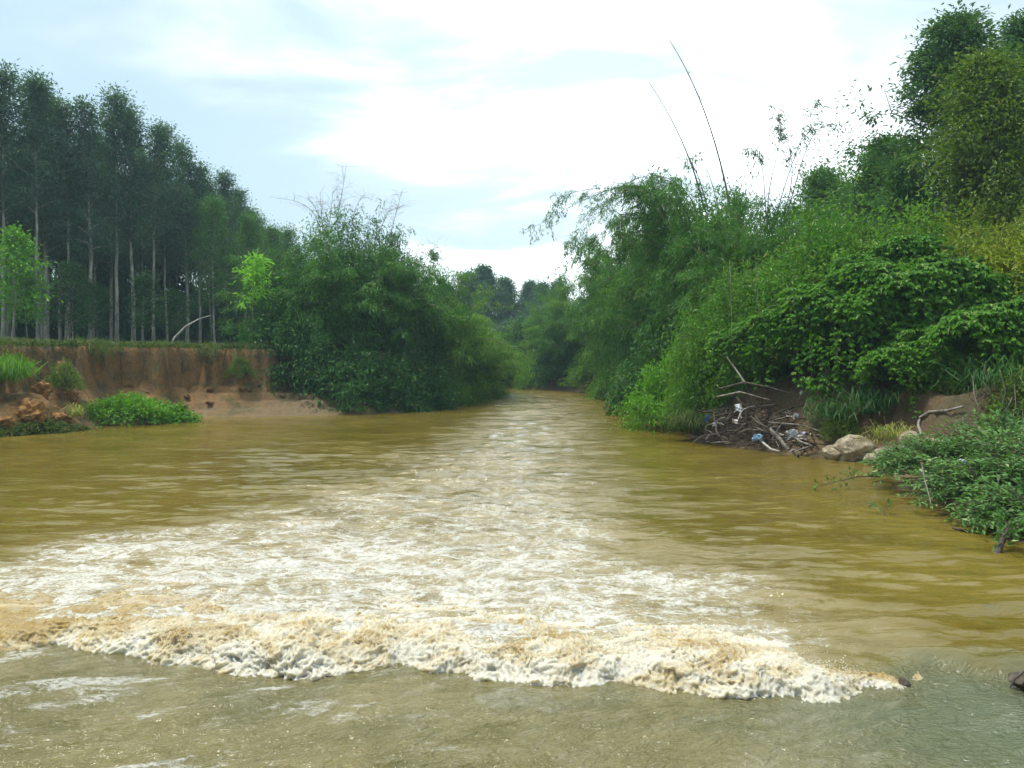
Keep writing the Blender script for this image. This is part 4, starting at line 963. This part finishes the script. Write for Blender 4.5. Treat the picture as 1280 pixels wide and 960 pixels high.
k = NT('pale_rock')
o_ = k.obj()
n1_ = k.noise(o_, 1.6, 5, 0.6, 0.3); n2_ = k.noise(o_, 7.0, 5, 0.65)
cr = k.n('ShaderNodeTexVoronoi', {'Vector': o_, 'Scale': 2.4}, feature='DISTANCE_TO_EDGE').outputs['Distance']
crf = k.mapr(cr, 0.0, 0.03)
col = k.mix(k.mapr(n1_, 0.35, 0.65), (0.24, 0.19, 0.11, 1), (0.5, 0.44, 0.32, 1))
col = k.mix(k.mapr(n2_, 0.5, 0.75), col, (0.12, 0.085, 0.045, 1))
col = k.mix(crf, k.mix(0.25, col, (0.05, 0.04, 0.025, 1)), col)
bp = k.n('ShaderNodeBump', {'Strength': 0.8, 'Distance': 0.06, 'Height': k.math('ADD', n2_, k.math('MULTIPLY', crf, 0.4))})
M['rock'] = k.done(k.n('ShaderNodeBsdfPrincipled', {'Base Color': col, 'Roughness': 0.8, 'Normal': bp.outputs[0]}).outputs[0])
k = NT('orange_clay')
o_ = k.pos()
n1_ = k.noise(o_, 1.8, 5, 0.6, 0.3); n2_ = k.noise(o_, 8.0, 5, 0.65)
col = k.mix(k.mapr(n1_, 0.35, 0.65), (0.2, 0.095, 0.022, 1), (0.36, 0.18, 0.045, 1))
col = k.mix(k.mapr(n2_, 0.52, 0.72), col, (0.09, 0.05, 0.02, 1))
bp = k.n('ShaderNodeBump', {'Strength': 0.8, 'Distance': 0.08, 'Height': n2_})
M['clay'] = k.done(k.n('ShaderNodeBsdfPrincipled', {'Base Color': col, 'Roughness': 0.85, 'Normal': bp.outputs[0]}).outputs[0])
def rock_mesh(seed, sx_, sy_, sz_, mat, cuts=9, rough=0.12, nu=40, nv=24, name='rock'):
    """lump with broken flat faces"""
    g = np.random.default_rng(seed)
    th = np.linspace(0, 2 * np.pi, nu, endpoint=False); ph = np.linspace(0.02, np.pi - 0.02, nv)
    T, Pp = np.meshgrid(th, ph)
    d = np.stack([np.cos(T) * np.sin(Pp), np.sin(T) * np.sin(Pp), np.cos(Pp)], -1)
    r = np.full(T.shape, 1.0)
    for _ in range(cuts):
        nn = unit(g.normal(size=3)); h = g.uniform(0.5, 0.86)
        dd = d @ nn
        r = np.where(dd * r > h, h / np.maximum(dd, 1e-3), r)
    r = r + rough * fbm(d[..., 0] * 3 + seed, d[..., 1] * 3, d[..., 2] * 3, 4)
    V = d * r[..., None] * np.array([sx_, sy_, sz_])
    i = np.arange(nv - 1)[:, None] * nu; j = np.arange(nu)[None]; j2 = (j + 1) % nu
    Q = np.stack([i + j, i + nu + j, i + nu + j2, i + j2], -1).reshape(-1, 4)
    return mesh_np(name, V.reshape(-1, 3), Q, mat, True)
for seed, px, py, Y, s, lab in [(500, 1064, 563, 20.0, (0.62, 0.5, 0.42), 'broad pale cracked rock at the waterline beside the driftwood pile'), (501, 1042, 566, 20.3, (0.36, 0.4, 0.28), 'small pale rock at the waterline touching the driftwood pile'), (502, 1090, 572, 19.6, (0.34, 0.34, 0.2), 'low pale rock at the waterline next to the sprawling bush'),
                                (503, 1136, 556, 19.0, (0.36, 0.3, 0.42), 'upright pale angular rock standing above the sprawling bush'), (504, 1228, 548, 18.4, (0.42, 0.4, 0.34), 'pale brown mossy rock behind the bush below the trailing vines'), (505, 1165, 556, 18.8, (0.35, 0.3, 0.22), 'flat pale rock just right of the upright angular rock'),
                                (506, 1108, 566, 19.2, (0.3, 0.3, 0.26), 'pale rock partly hidden by the edge of the sprawling bush')]:
    p = at(px, py, min(Y, ray_ground(px, py)))
    o = link('rock', rock_mesh(seed, *s, M['rock'], 22, 0.09, 56, 34), None, p, (0, 0, seed * 1.3)); tag(o, lab, 'rock', 'pale rocks at the foot of the bank')
p = at(1106, 852, 6.3); tag(link('rock', rock_mesh(510, 0.055, 0.05, 0.05, M['drift_dark'], 9, 0.3), None, (p.x + 0.16, p.y + 0.02, -0.055)), 'small brown rock breaking the surface at the end of the foam line', 'rock')
p = at(1277, 848, 6.25); tag(link('rock', rock_mesh(511, 0.11, 0.1, 0.09, M['drift_dark']), None, (p.x, p.y, 0.0)), 'small dark rock at the picture edge below the end of the foam', 'rock')
tb = Tubes(); tb.add(P3((1262, 860, 6.15), (1268, 848, 6.15), (1276, 842, 6.18), (1286, 832, 6.2)), [0.006, 0.012, 0.012, 0.008], 5)
tag(link('twig', tb.mesh('twig', M['drift_dark'])), 'dark twig caught on the small dark rock at the picture edge', 'twig')
tb = Tubes(); tb.add(P3(*[(px, py, ray_ground(px, py) - 0.12) for px, py in zip(np.interp(np.linspace(0, 5, 16), range(6), (1204, 1186, 1162, 1150, 1148, 1152)), np.interp(np.linspace(0, 5, 16), range(6), (508, 513, 515, 522, 532, 544)))]), np.linspace(0.03, 0.042, 16), 6)
tag(link('exposed_root', tb.mesh('exposed_root', M['drift'])), 'pale exposed root curving down the brown bank under the vines', 'root')
# soil face under the vines is part of the ground; slumped clay lumps on the plantation side
for seed, px, py, Y, s, lab in [(520, 38, 500, 27.6, (1.15, 0.9, 0.95), 'large slumped orange clay lump on the bank'), (521, 2, 512, 26.8, (0.75, 0.7, 0.62), 'orange clay lump at the picture edge above the water'), (522, 72, 508, 28.6, (0.85, 0.8, 0.55), 'low orange clay lump beside the green creeper patch'),
                                (523, 52, 470, 29.2, (0.8, 0.6, 0.8), 'clay lump leaning against the dark bank face'), (524, 88, 478, 30.5, (0.6, 0.5, 0.55), 'broken clay lump with roots beside the bank edge')]:
    p = at(px, py + 18, Y)
    tag(link('clay_lump', rock_mesh(seed, s[0] * 0.7, s[1] * 0.7, s[2] * 0.55, M['clay'], 16, 0.34, 72, 40), None, p, (0, 0, seed * 0.7)), lab, 'clay lump', 'slumped clay lumps below the plantation')

# ------------------------------------------------------------------ grass and creepers
def blades(name, pts, length, width, mat, dirs=None, droop=0.5, spread=0.5, rng=RNG):
    """grass blades of two bent quads each"""
    P = np.asarray(pts, float); n = len(P)
    d = rng.normal(0, spread, (n, 3)); d[:, 2] = 1.0
    if dirs is not None: d = d + dirs
    d = unit(d)
    L = (length * rng.uniform(0.5, 1.35, n))[:, None]
    S = unit(np.cross(d, rng.normal(size=(n, 3)))) * (width * rng.uniform(0.6, 1.2, n))[:, None]
    hz_ = d * np.array([1, 1, 0]); m = P + d * L * 0.55; e = m + unit(d + hz_ * 0.8 + DOWN * droop * 1.4) * L * 0.5
    V = np.stack([P - S * .5, P + S * .5, m + S * .4, m - S * .4, e + S * .06, e - S * .06], 1).reshape(-1, 3)
    b = np.arange(n)[:, None] * 6
    return mesh_np(name, V, np.concatenate([b + np.array([[0, 1, 2, 3]]), b + np.array([[3, 2, 4, 5]])]), mat)
g = np.random.default_rng(61)
# along the lip of the clay bank: find the lip where the height passes 2.9
cx_ = g.uniform(-27, -4, 60000); cy2 = g.uniform(25, 46, 60000)
cz_ = ground_z(cx_, cy2); cz2 = ground_z(cx_ + 0.0, cy2 - 0.45); cz3 = ground_z(cx_ + 0.4, cy2 - 0.1)
lip = (cz_ > 2.75) & ((cz2 < 2.7) | (cz3 < 2.7))
top_ = (cz_ > 2.95) & (cy2 < 45)
pl = np.column_stack([cx_, cy2, cz_])
grp = np.concatenate([pl[lip][:4200], pl[top_][:9000]])
tag(link('grass', blades('grass', grp, 0.55, 0.03, M['grass'], np.tile([0.15, -0.35, 0], (len(grp), 1)), 0.75)), 'green and straw coloured grass along the lip of the clay bank', 'grass', None, 'stuff')
def tuft(px, py, Y, n, rad, length, mat, lab, dirs=(0, -0.4, 0), droop=1.2, spread=0.6, width=0.025):
    p = np.array(at(px, py, Y))
    q = p + g.normal(0, 1, (n, 3)) * np.array([rad, rad * 0.6, rad * 0.35])
    me = blades('grass_tuft', q - p, length, width, M[mat], np.tile(dirs, (n, 1)), droop, spread, g)
    tag(link('grass_tuft', me, None, tuple(p)), lab, 'grass', 'grass tufts on the banks')
tuft(8, 468, 28.2, 900, 0.35, 1.0, 'cover', 'bright green grass tuft hanging over the clay lumps at the picture edge', (0.2, -0.3, 0), 1.6, 0.6, 0.03)
tuft(112, 440, 33.0, 400, 0.5, 0.8, 'grass', 'olive and straw coloured grass tuft drooping over the bank corner', (0.2, -0.9, -0.4), 1.8, 0.5)
tuft(262, 440, 37.5, 200, 0.4, 0.6, 'grass', 'olive grass tuft hanging from the bank lip below the bent branch', (0.0, -1.0, -0.5), 1.8, 0.4)
tuft(200, 436, 37.8, 300, 0.3, 0.6, 'grass', 'green grass tuft on the bank lip between the trunks', (0.0, -0.8, -0.2), 1.6, 0.4)
tuft(95, 520, 29.0, 90, 0.12, 0.7, 'dry', 'pale dead grass tuft at the waterline before the creeper patch', (0.1, -0.3, 0.0), 1.0, 0.4)
tuft(1096, 506, 20.4, 380, 0.4, 0.55, 'dark_leaf', 'dark green grass tuft drooping under the vines above the rocks', (-0.3, -0.6, -0.2), 1.5, 0.6)
tuft(1040, 516, 20.8, 260, 0.35, 0.5, 'dark_leaf', 'dark green grass tuft spilling onto the driftwood pile', (-0.6, -0.6, -0.2), 1.5, 0.6)
tuft(868, 535, 25.0, 700, 0.35, 0.7, 'grass', 'olive grass tuft at the waterline beside the driftwood pile', (-0.3, -0.4, 0.0), 1.0, 0.5)
tuft(1262, 478, 18.2, 420, 0.5, 0.7, 'dark_leaf', 'olive grass tuft on the brown bank at the picture edge', (-0.3, -0.5, -0.1), 1.2, 0.6)
tuft(1115, 545, 19.3, 220, 0.3, 0.4, 'dry', 'yellowish grass tuft between the pale rocks', (-0.2, -0.4, 0.0), 1.0, 0.6, 0.02)
BKS = make_shrub(275, 1.1, 0.8, 1.0, 120, M['tree_leaf2'], 26, (0.13, 0.05), 0.3, 0.4, 0.35, jit=0.1)
for px, py, Y, sc_, lab in [(1246, 490, 18.7, 0.8, 'olive shrub on the brown bank below the olive grass tuft'), (1216, 470, 19.4, 0.75, 'small olive shrub beside the trailing vine curtain'), (1284, 500, 17.6, 0.9, 'olive shrub at the picture edge above the sprawling bush'), (1160, 478, 20.3, 0.7, 'small olive shrub in the hollow under the vines'), (1052, 522, 20.9, 0.6, 'little olive shrub between the driftwood pile and the pale rocks')]:
    p = at(px, py, Y); put('bank_shrub', 'shrub', lab, BKS, p.x, p.y, p.z - 0.35, px * 0.7, sc_, 'small shrubs on the brown bank')
for px, py, Y, sc_, lab in [(80, 462, 30.3, 0.75, 'dark tangled shrub on the broken bank corner above the clay lumps'), (300, 452, 37.6, 0.7, 'small shrub hanging on the bank face beside the mound')]:
    p = at(px, py, Y); put('bank_shrub', 'shrub', lab, BKS, p.x, p.y, p.z - 0.5, px * 0.7, sc_, 'small shrubs on the clay bank')
for i, (px, a, b, lab) in enumerate([(128, 446, 470, 'root hanging from the bank lip below the straw grass'), (150, 446, 480, 'long root hanging on the clay bank face'), (178, 448, 466, 'short root under the bank lip between the trunks'), (228, 446, 474, 'forked root on the clay bank below the bent branch'), (282, 446, 470, 'root on the bank face beside the bamboo mound'), (60, 440, 478, 'dark root over the clay lumps')]):
    tb = Tubes(); Y = min(ray_ground(px, a), ray_ground(px, b)) - 0.1
    tb.add(P3((px, a - 8, Y + 0.2), (px + g.uniform(-5, 5), (a + b) / 2, Y), (px + g.uniform(-9, 9), b, Y)), [0.025, 0.018, 0.008], 4)
    for _ in range(3):
        f = g.uniform(0.2, 0.8); q = (px + g.uniform(-3, 3), a + (b - a) * f, Y)
        tb.add(P3(q, (q[0] + g.uniform(-6, 6), q[1] + 6, Y), (q[0] + g.uniform(-10, 10), q[1] + 14, Y)), [0.012, 0.008, 0.004], 3)
    tag(link('hanging_root', tb.mesh('hanging_root', M['drift_dark'])), lab, 'root', 'roots on the clay bank')
CL = [rock_mesh(530 + i, 0.3, 0.25, 0.18, M['soil'], 14, 0.25, 24, 14, 'clod') for i in range(3)]
for i in range(22):
    px = g.uniform(245, 460) if i % 3 else g.uniform(110, 240); py = g.uniform(478, 512)
    Y = ray_ground(px, py)
    if Y > 45: continue
    p = at(px, py, Y); tag(link('soil_clod', CL[i % 3], None, p, (g.uniform(-.3, .3), 0, g.uniform(0, 6.28)), g.uniform(0.35, 1.0)), 'lump of fallen soil on the mud slope below the clay bank', 'soil clod', 'fallen soil on the mud slope')
# low creeper mounds
CP = make_shrub(270, 2.1, 1.1, 0.85, 420, M['cover'], 22, (0.12, 0.06), 0.5, 0.1, 0.25, jit=0.07, droop=0.1, stem_every=6)
p = at(158, 522, 31.8); put('creeper_patch', 'creeper', 'bright green creeper patch between the clay bank and the water', CP, p.x - 0.1, p.y, 0.1, 0.35, (1.25, 1.3, 1.15))
CP2 = make_shrub(271, 1.6, 0.8, 0.4, 260, M['grass'], 22, (0.12, 0.05), 0.4, 0.1, 0.25, jit=0.06, droop=0.1, stem_every=6)
p = at(40, 538, 27.4); put('creeper_patch', 'creeper', 'low dark green strip of creepers along the water below the clay lumps', CP2, p.x, p.y, 0.0, 0.9, (1.2, 1.0, 1.0))

# ------------------------------------------------------------------ driftwood and litter
def stick(seed, ln, r, bend=0.12, fork=True):
    g = np.random.default_rng(seed); tb = Tubes()
    t = np.linspace(-0.5, 0.5, 7)
    pts = np.column_stack([t * ln, bend * ln * g.uniform(-1, 1) * (0.25 - t ** 2) * 4 + g.normal(0, 0.015 * ln, 7), bend * ln * g.uniform(-1, 1) * (0.25 - t ** 2) * 3 + g.normal(0, 0.015 * ln, 7)])
    tb.add(pts, r * np.linspace(1, 0.45, 7) * g.uniform(0.85, 1.15, 7), 6)
    if fork:
        i = int(g.integers(2, 5)); d = unit(np.array([0.8, g.uniform(-1, 1), g.uniform(-0.8, 0.8)])) * ln * g.uniform(0.2, 0.4)
        tb.add(np.stack([pts[i], pts[i] + d * 0.5 + g.normal(0, 0.02, 3), pts[i] + d]), [r * 0.6, r * 0.45, r * 0.2], 5)
    return tb
mats = ['drift', 'drift_dark', 'drift_dark', 'drift_dark', 'drift', 'drift_pale', 'drift_dark', 'drift_dark']
ST = [stick(600 + i, 1.5, 0.032, 0.16).mesh('driftwood_branch', M[mats[i]]) for i in range(8)]
g = np.random.default_rng(71)
# heap of rotting twigs that carries the branches
tb = Tubes()
for i in range(1500):
    px, f = g.uniform(866, 1036), g.random() ** 0.7
    Y = np.interp(px, [866, 950, 1036], [24.2, 21.9, 20.8]) + f * 1.6
    z = 0.02 + 1.25 * math.sin(math.pi * min(1, max(0, (px - 855) / 200))) ** 0.6 * f * g.random() ** 0.5 + 0.1 * g.random()
    c = np.array([(px - 640) / F * Y, Y, z]); d = unit(g.normal(size=3) * np.array([1.2, 0.8, 0.3])) * g.uniform(0.15, 0.5)
    tb.add(np.stack([c - d, c + g.normal(0, 0.04, 3), c + d]), [0.008, 0.011, 0.005], 3)
tag(link('twig_heap', tb.mesh('twig_heap', M['drift_dark'])), 'dark tangle of rotting twigs and leaf litter under the driftwood branches', 'twig heap', None, 'stuff')
for i in range(74):
    px, f = g.uniform(872, 1030), g.random()
    Y = np.interp(px, [866, 950, 1036], [24.0, 21.7, 20.6]) + f * 1.5
    z = 0.06 + (1.15 * math.sin(math.pi * min(1, max(0, (px - 850) / 210))) ** 0.6) * f * g.uniform(0.7, 1.05) + 0.22 * g.random()
    s = g.uniform(0.4, 0.95)
    o = link('driftwood_branch', ST[int(g.integers(0, 8))], None, ((px - 640) / F * Y, Y - 0.15, z), (g.uniform(0, 6.28), g.normal(0, 0.28), g.uniform(0, 6.28)), s)
    tag(o, 'weathered branch tangled among others in the driftwood pile', 'branch', 'branches of the driftwood pile')
def one_branch(lab, pts, rad, mat, nm='driftwood_branch', group='branches of the driftwood pile', extra=()):
    tb = Tubes(); tb.add(P3(*pts), rad, 6)
    for q, rr in extra: tb.add(P3(*q), rr, 5)
    tag(link(nm, tb.mesh(nm, M[mat])), lab, 'branch', group)
one_branch('pale stout branch leaning diagonally across the front of the driftwood pile', [(962, 536, 21.3), (974, 548, 21.1), (985, 562, 20.9)], [0.05, 0.055, 0.05], 'drift')
one_branch('white bleached forked branch on top of the driftwood pile', [(982, 540, 21.1), (998, 546, 21.0), (1014, 543, 20.9)], [0.05, 0.055, 0.035], 'drift_pale', extra=[([(992, 545, 21.0), (1000, 552, 20.9), (1012, 556, 20.8)], [0.035, 0.03, 0.02])])
one_branch('long thin grey branch sticking out from the driftwood pile towards the rocks', [(960, 528, 21.6), (1000, 531, 21.3), (1032, 541, 21.0)], [0.025, 0.022, 0.012], 'drift')
one_branch('bare branch rising diagonally above the driftwood pile', [(932, 480, 22.6), (920, 462, 22.8), (908, 446, 23)], [0.035, 0.03, 0.018], 'drift')
one_branch('dead brown branch arching high over the driftwood pile', [(900, 486, 22.8), (930, 478, 22.6), (960, 484, 22.4), (990, 492, 22.2)], [0.03, 0.035, 0.03, 0.015], 'drift_dark')
one_branch('second dead branch arching over the driftwood pile below the first', [(896, 496, 22.6), (925, 490, 22.5), (962, 500, 22.2)], [0.025, 0.03, 0.012], 'drift')
one_branch('pale curved branch low at the front of the driftwood pile', [(952, 552, 21.2), (964, 562, 21.0), (974, 564, 20.9)], [0.035, 0.04, 0.025], 'drift_pale')
def plain(name, c, rough=0.45, trans=0.2):
    k = NT(name)
    n = k.noise(k.obj(), 9.0, 3, 0.6)
    cc_ = k.mix(k.mapr(n, 0.35, 0.7), c4(c), c4([v * 0.6 for v in c]))
    b = k.n('ShaderNodeBsdfPrincipled', {'Base Color': cc_, 'Roughness': rough})
    t = k.n('ShaderNodeBsdfTranslucent', {'Color': cc_})
    return k.done(k.n('ShaderNodeMixShader', {0: trans, 1: b.outputs[0], 2: t.outputs[0]}).outputs[0])
M['blue_plastic'] = plain('blue_plastic', (0.03, 0.2, 0.62)); M['white_plastic'] = plain('white_plastic', (0.7, 0.74, 0.8)); M['pale_blue'] = plain('pale_blue_plastic', (0.35, 0.55, 0.75)); M['lilac'] = plain('lilac_cloth', (0.55, 0.55, 0.72))
def scrap(seed, w, h, mat, n=12):
    """crumpled sheet of plastic with thickness"""
    u, v = np.meshgrid(np.linspace(-0.5, 0.5, n), np.linspace(-0.5, 0.5, n))
    x = u * w * (1 + 0.4 * noise(u * 3, v * 3, seed)); z = v * h * (1 + 0.4 * noise(u * 3 + 9, v * 3, seed)) - 0.25 * h * u * u * 4
    y = 0.35 * w * fbm(u * 3.5, v * 3.5, seed * 1.7, 3)
    V1 = np.stack([x, y, z], -1).reshape(-1, 3); V2 = V1 + np.array([0, 0.012, 0])
    f = grid_faces(n, n)
    return mesh_np('plastic_scrap', np.concatenate([V1, V2]), np.concatenate([f, f[:, ::-1] + n * n]), mat, True)
for seed, px, py, Y, w, h, mat, nm, cat, lab in [(1, 884, 522, 22.9, 0.14, 0.2, 'blue_plastic', 'plastic_bag', 'bag', 'small bright blue plastic bag at the river end of the driftwood pile'), (2, 924, 509, 21.9, 0.32, 0.22, 'white_plastic', 'plastic_bag', 'bag', 'white plastic bag caught on top of the driftwood pile'),
                                          (3, 947, 546, 20.75, 0.26, 0.18, 'pale_blue', 'plastic_bag', 'bag', 'pale blue plastic bag low in the middle of the driftwood pile'), (4, 990, 541, 20.7, 0.3, 0.22, 'white_plastic', 'plastic_bag', 'bag', 'torn white plastic bag on the bleached branch'),
                                          (5, 1004, 542, 20.6, 0.42, 0.09, 'lilac', 'cloth_strip', 'cloth', 'lilac white strip of cloth lying across the bleached branch'), (6, 893, 530, 22.5, 0.12, 0.1, 'white_plastic', 'plastic_scrap', 'litter', 'small white scrap below the bright blue bag'),
                                          (7, 995, 519, 21.4, 0.13, 0.12, 'white_plastic', 'plastic_scrap', 'litter', 'small white scrap at the back of the driftwood pile under the vines'), (8, 1002, 490, 21.6, 0.14, 0.1, 'white_plastic', 'plastic_scrap', 'litter', 'white scrap hanging in the dark hollow under the vines'),
                                          (9, 919, 526, 21.8, 0.26, 0.1, 'drift_pale', 'plastic_scrap', 'litter', 'beige foam scrap in the middle of the driftwood pile'), (10, 1202, 577, 13.9, 0.13, 0.09, 'white_plastic', 'plastic_scrap', 'litter', 'white scrap lying on the leaves of the sprawling bush')]:
    p = at(px, py, Y - 0.1)
    tag(link(nm, scrap(seed * 3.3, w, h, M[mat]), None, p, (0.2, 0, seed * 0.9)), lab, cat, 'litter in the driftwood and bushes')
# twigs standing in the water
def leafy_twig(lab, base, pts, rad, n, seed, leaf=0.1):
    g = np.random.default_rng(seed); tb = Tubes()
    q = np.array(P3(*pts)); tb.add(q, rad, 5)
    P, D = [], []
    for _ in range(n):
        f = g.uniform(0.25, 1); c = np.array([np.interp(f, np.linspace(0, 1, len(q)), q[:, j]) for j in range(3)])
        d = unit(g.normal(0, 1, 3) + np.array([0, 0, 0.5])); e = c + d * g.uniform(0.05, 0.22)
        tb.add(np.stack([c, (c + e) / 2, e]), [0.004, 0.003, 0.002], 3)
        for _k in range(4): P.append(e + g.normal(0, 0.02, 3)); D.append(d + g.normal(0, 0.6, 3))
    L = leaf * g.uniform(0.6, 1.3, len(P))
    fixed('leafy_twig', lab, 'twig', tuple(at(*base)), [('stem', tb.mesh('twig_stem', M['drift_dark'])), ('foliage', leaves('twig_foliage', np.array(P), np.array(D), L, L * 0.4, M['bush']))], 'leafy twigs trailing in the water')
leafy_twig('long leafy twig trailing in the water before the rocks', (1060, 600, 15.6), [(1098, 595, 15.6), (1070, 596, 15.6), (1050, 601, 15.5), (1022, 608, 15.3)], [0.014, 0.012, 0.01, 0.006], 16, 1)
leafy_twig('small leafy twig standing out of the water near the sprawling bush', (1104, 640, 13.2), [(1108, 648, 12.9), (1104, 638, 13.0), (1110, 626, 13.0)], [0.01, 0.008, 0.005], 8, 2)
leafy_twig('dark branch with leaves lying in the water under the nearest bush', (1215, 662, 11.8), [(1275, 664, 11.8), (1230, 668, 11.6), (1190, 660, 11.8)], [0.03, 0.028, 0.016], 22, 3)
leafy_twig('leafy stump with roots in the water at the edge of the nearest bush', (1252, 690, 10.5), [(1246, 694, 10.35), (1250, 684, 10.4), (1256, 668, 10.6), (1262, 655, 10.7)], [0.05, 0.04, 0.03, 0.02], 30, 4, 0.11)
one_branch('dark bare branch lying in the water beside the leafy stump', [(1256, 690, 10.5), (1268, 698, 10.2), (1282, 700, 10.1)], [0.02, 0.022, 0.015], 'drift_dark', 'fallen_branch', None)
# pale stems showing inside the near bush
for i, (a, b, c, lab) in enumerate([((1152, 580), (1156, 600), (1165, 634), 'longest pale bare stem hanging down the side of the sprawling bush'), ((1246, 590), (1248, 604), (1254, 616), 'short pale stem sticking out of the nearest bush'), ((1270, 596), (1272, 606), (1278, 618), 'pale stem at the picture edge in the nearest bush')]):
    one_branch(lab, [(*a, 12.9), (*b, 12.6), (*c, 12.3)], [0.008, 0.009, 0.006], 'drift', 'bare_stem', 'pale stems in the sprawling bushes')

# dead roots and stems hanging on the brown bank under the vines
g = np.random.default_rng(91)
for i, (px, a, b, Y, lab) in enumerate([(1232, 452, 500, 18.6, 'dry root hanging on the brown bank nearest the yellow shrub'), (1250, 462, 520, 18.4, 'long dry root hanging on the brown bank beside the olive grass tuft'), (1216, 470, 515, 18.9, 'thin dry root between the trailing vines and the brown bank'), (1268, 480, 535, 18.0, 'dry root at the picture edge reaching the sprawling bush')]):
    Y = min(Y, ray_ground(px, b) - 0.1, ray_ground(px, a) - 0.1)
    tb = Tubes(); tb.add(P3((px, a, Y), (px + g.uniform(-8, 8), (a + b) / 2, Y - 0.1), (px + g.uniform(-14, 14), b, Y - 0.2)), [0.016, 0.012, 0.006], 4)
    for _ in range(4):
        f = g.uniform(0.2, 0.9); q = (px + g.uniform(-4, 4), a + (b - a) * f, Y - 0.1)
        tb.add(P3(q, (q[0] + g.uniform(-10, 10), q[1] + 10, q[2]), (q[0] + g.uniform(-18, 18), q[1] + 26, q[2])), [0.007, 0.005, 0.003], 3)
    tag(link('hanging_root', tb.mesh('hanging_root', M['drift'])), lab, 'root', 'dry roots on the brown bank')

# spray thrown up by the breaking wave
g = np.random.default_rng(81)
n = 6000
xs_ = g.uniform(-3.6, 2.8, n); ys_ = front_y(xs_) + g.gamma(1.3, 0.28, n) - 0.12; zs_ = 0.03 + g.gamma(1.4, 0.035, n)
rs_ = 0.0025 + 0.006 * g.random(n) ** 2.5
oct_ = np.array([(1, 0, 0), (0, 1, 0), (-1, 0, 0), (0, -1, 0), (0, 0, 1.2), (0, 0, -1.0)])
V = (np.stack([xs_, ys_, zs_], -1)[:, None] + oct_[None] * rs_[:, None, None]).reshape(-1, 3)
Fq = np.array([(0, 1, 4), (1, 2, 4), (2, 3, 4), (3, 0, 4), (1, 0, 5), (2, 1, 5), (3, 2, 5), (0, 3, 5)])
k = NT('spray'); M['spray'] = k.done(k.n('ShaderNodeBsdfPrincipled', {'Base Color': (0.72, 0.68, 0.55, 1), 'Roughness': 0.3}).outputs[0])
tag(link('spray', mesh_np('spray', V, (np.arange(n)[:, None, None] * 6 + Fq[None]).reshape(-1, 3), M['spray'], True)), 'fine drops of water thrown up along the breaking wave', 'spray', None, 'stuff')

# ------------------------------------------------------------------ the hazy air
hb = np.array([(x, y, z) for z in (-3.0, 24.0) for x, y in ((-900, -60), (900, -60), (900, 1000), (-900, 1000))], float)
hq = np.array([(0, 3, 2, 1), (4, 5, 6, 7), (0, 1, 5, 4), (1, 2, 6, 5), (2, 3, 7, 6), (3, 0, 4, 7)])
k = NT('hazy_air')
M['haze'] = k.done(k.n('ShaderNodeVolumePrincipled', {'Color': (0.6, 0.82, 1.0, 1), 'Density': 0.0008, 'Anisotropy': 0.2}).outputs[0], True)
tag(link('haze', mesh_np('haze', hb, hq, M['haze'])), 'thin bluish haze hanging over the river and the trees', None, None, 'stuff')
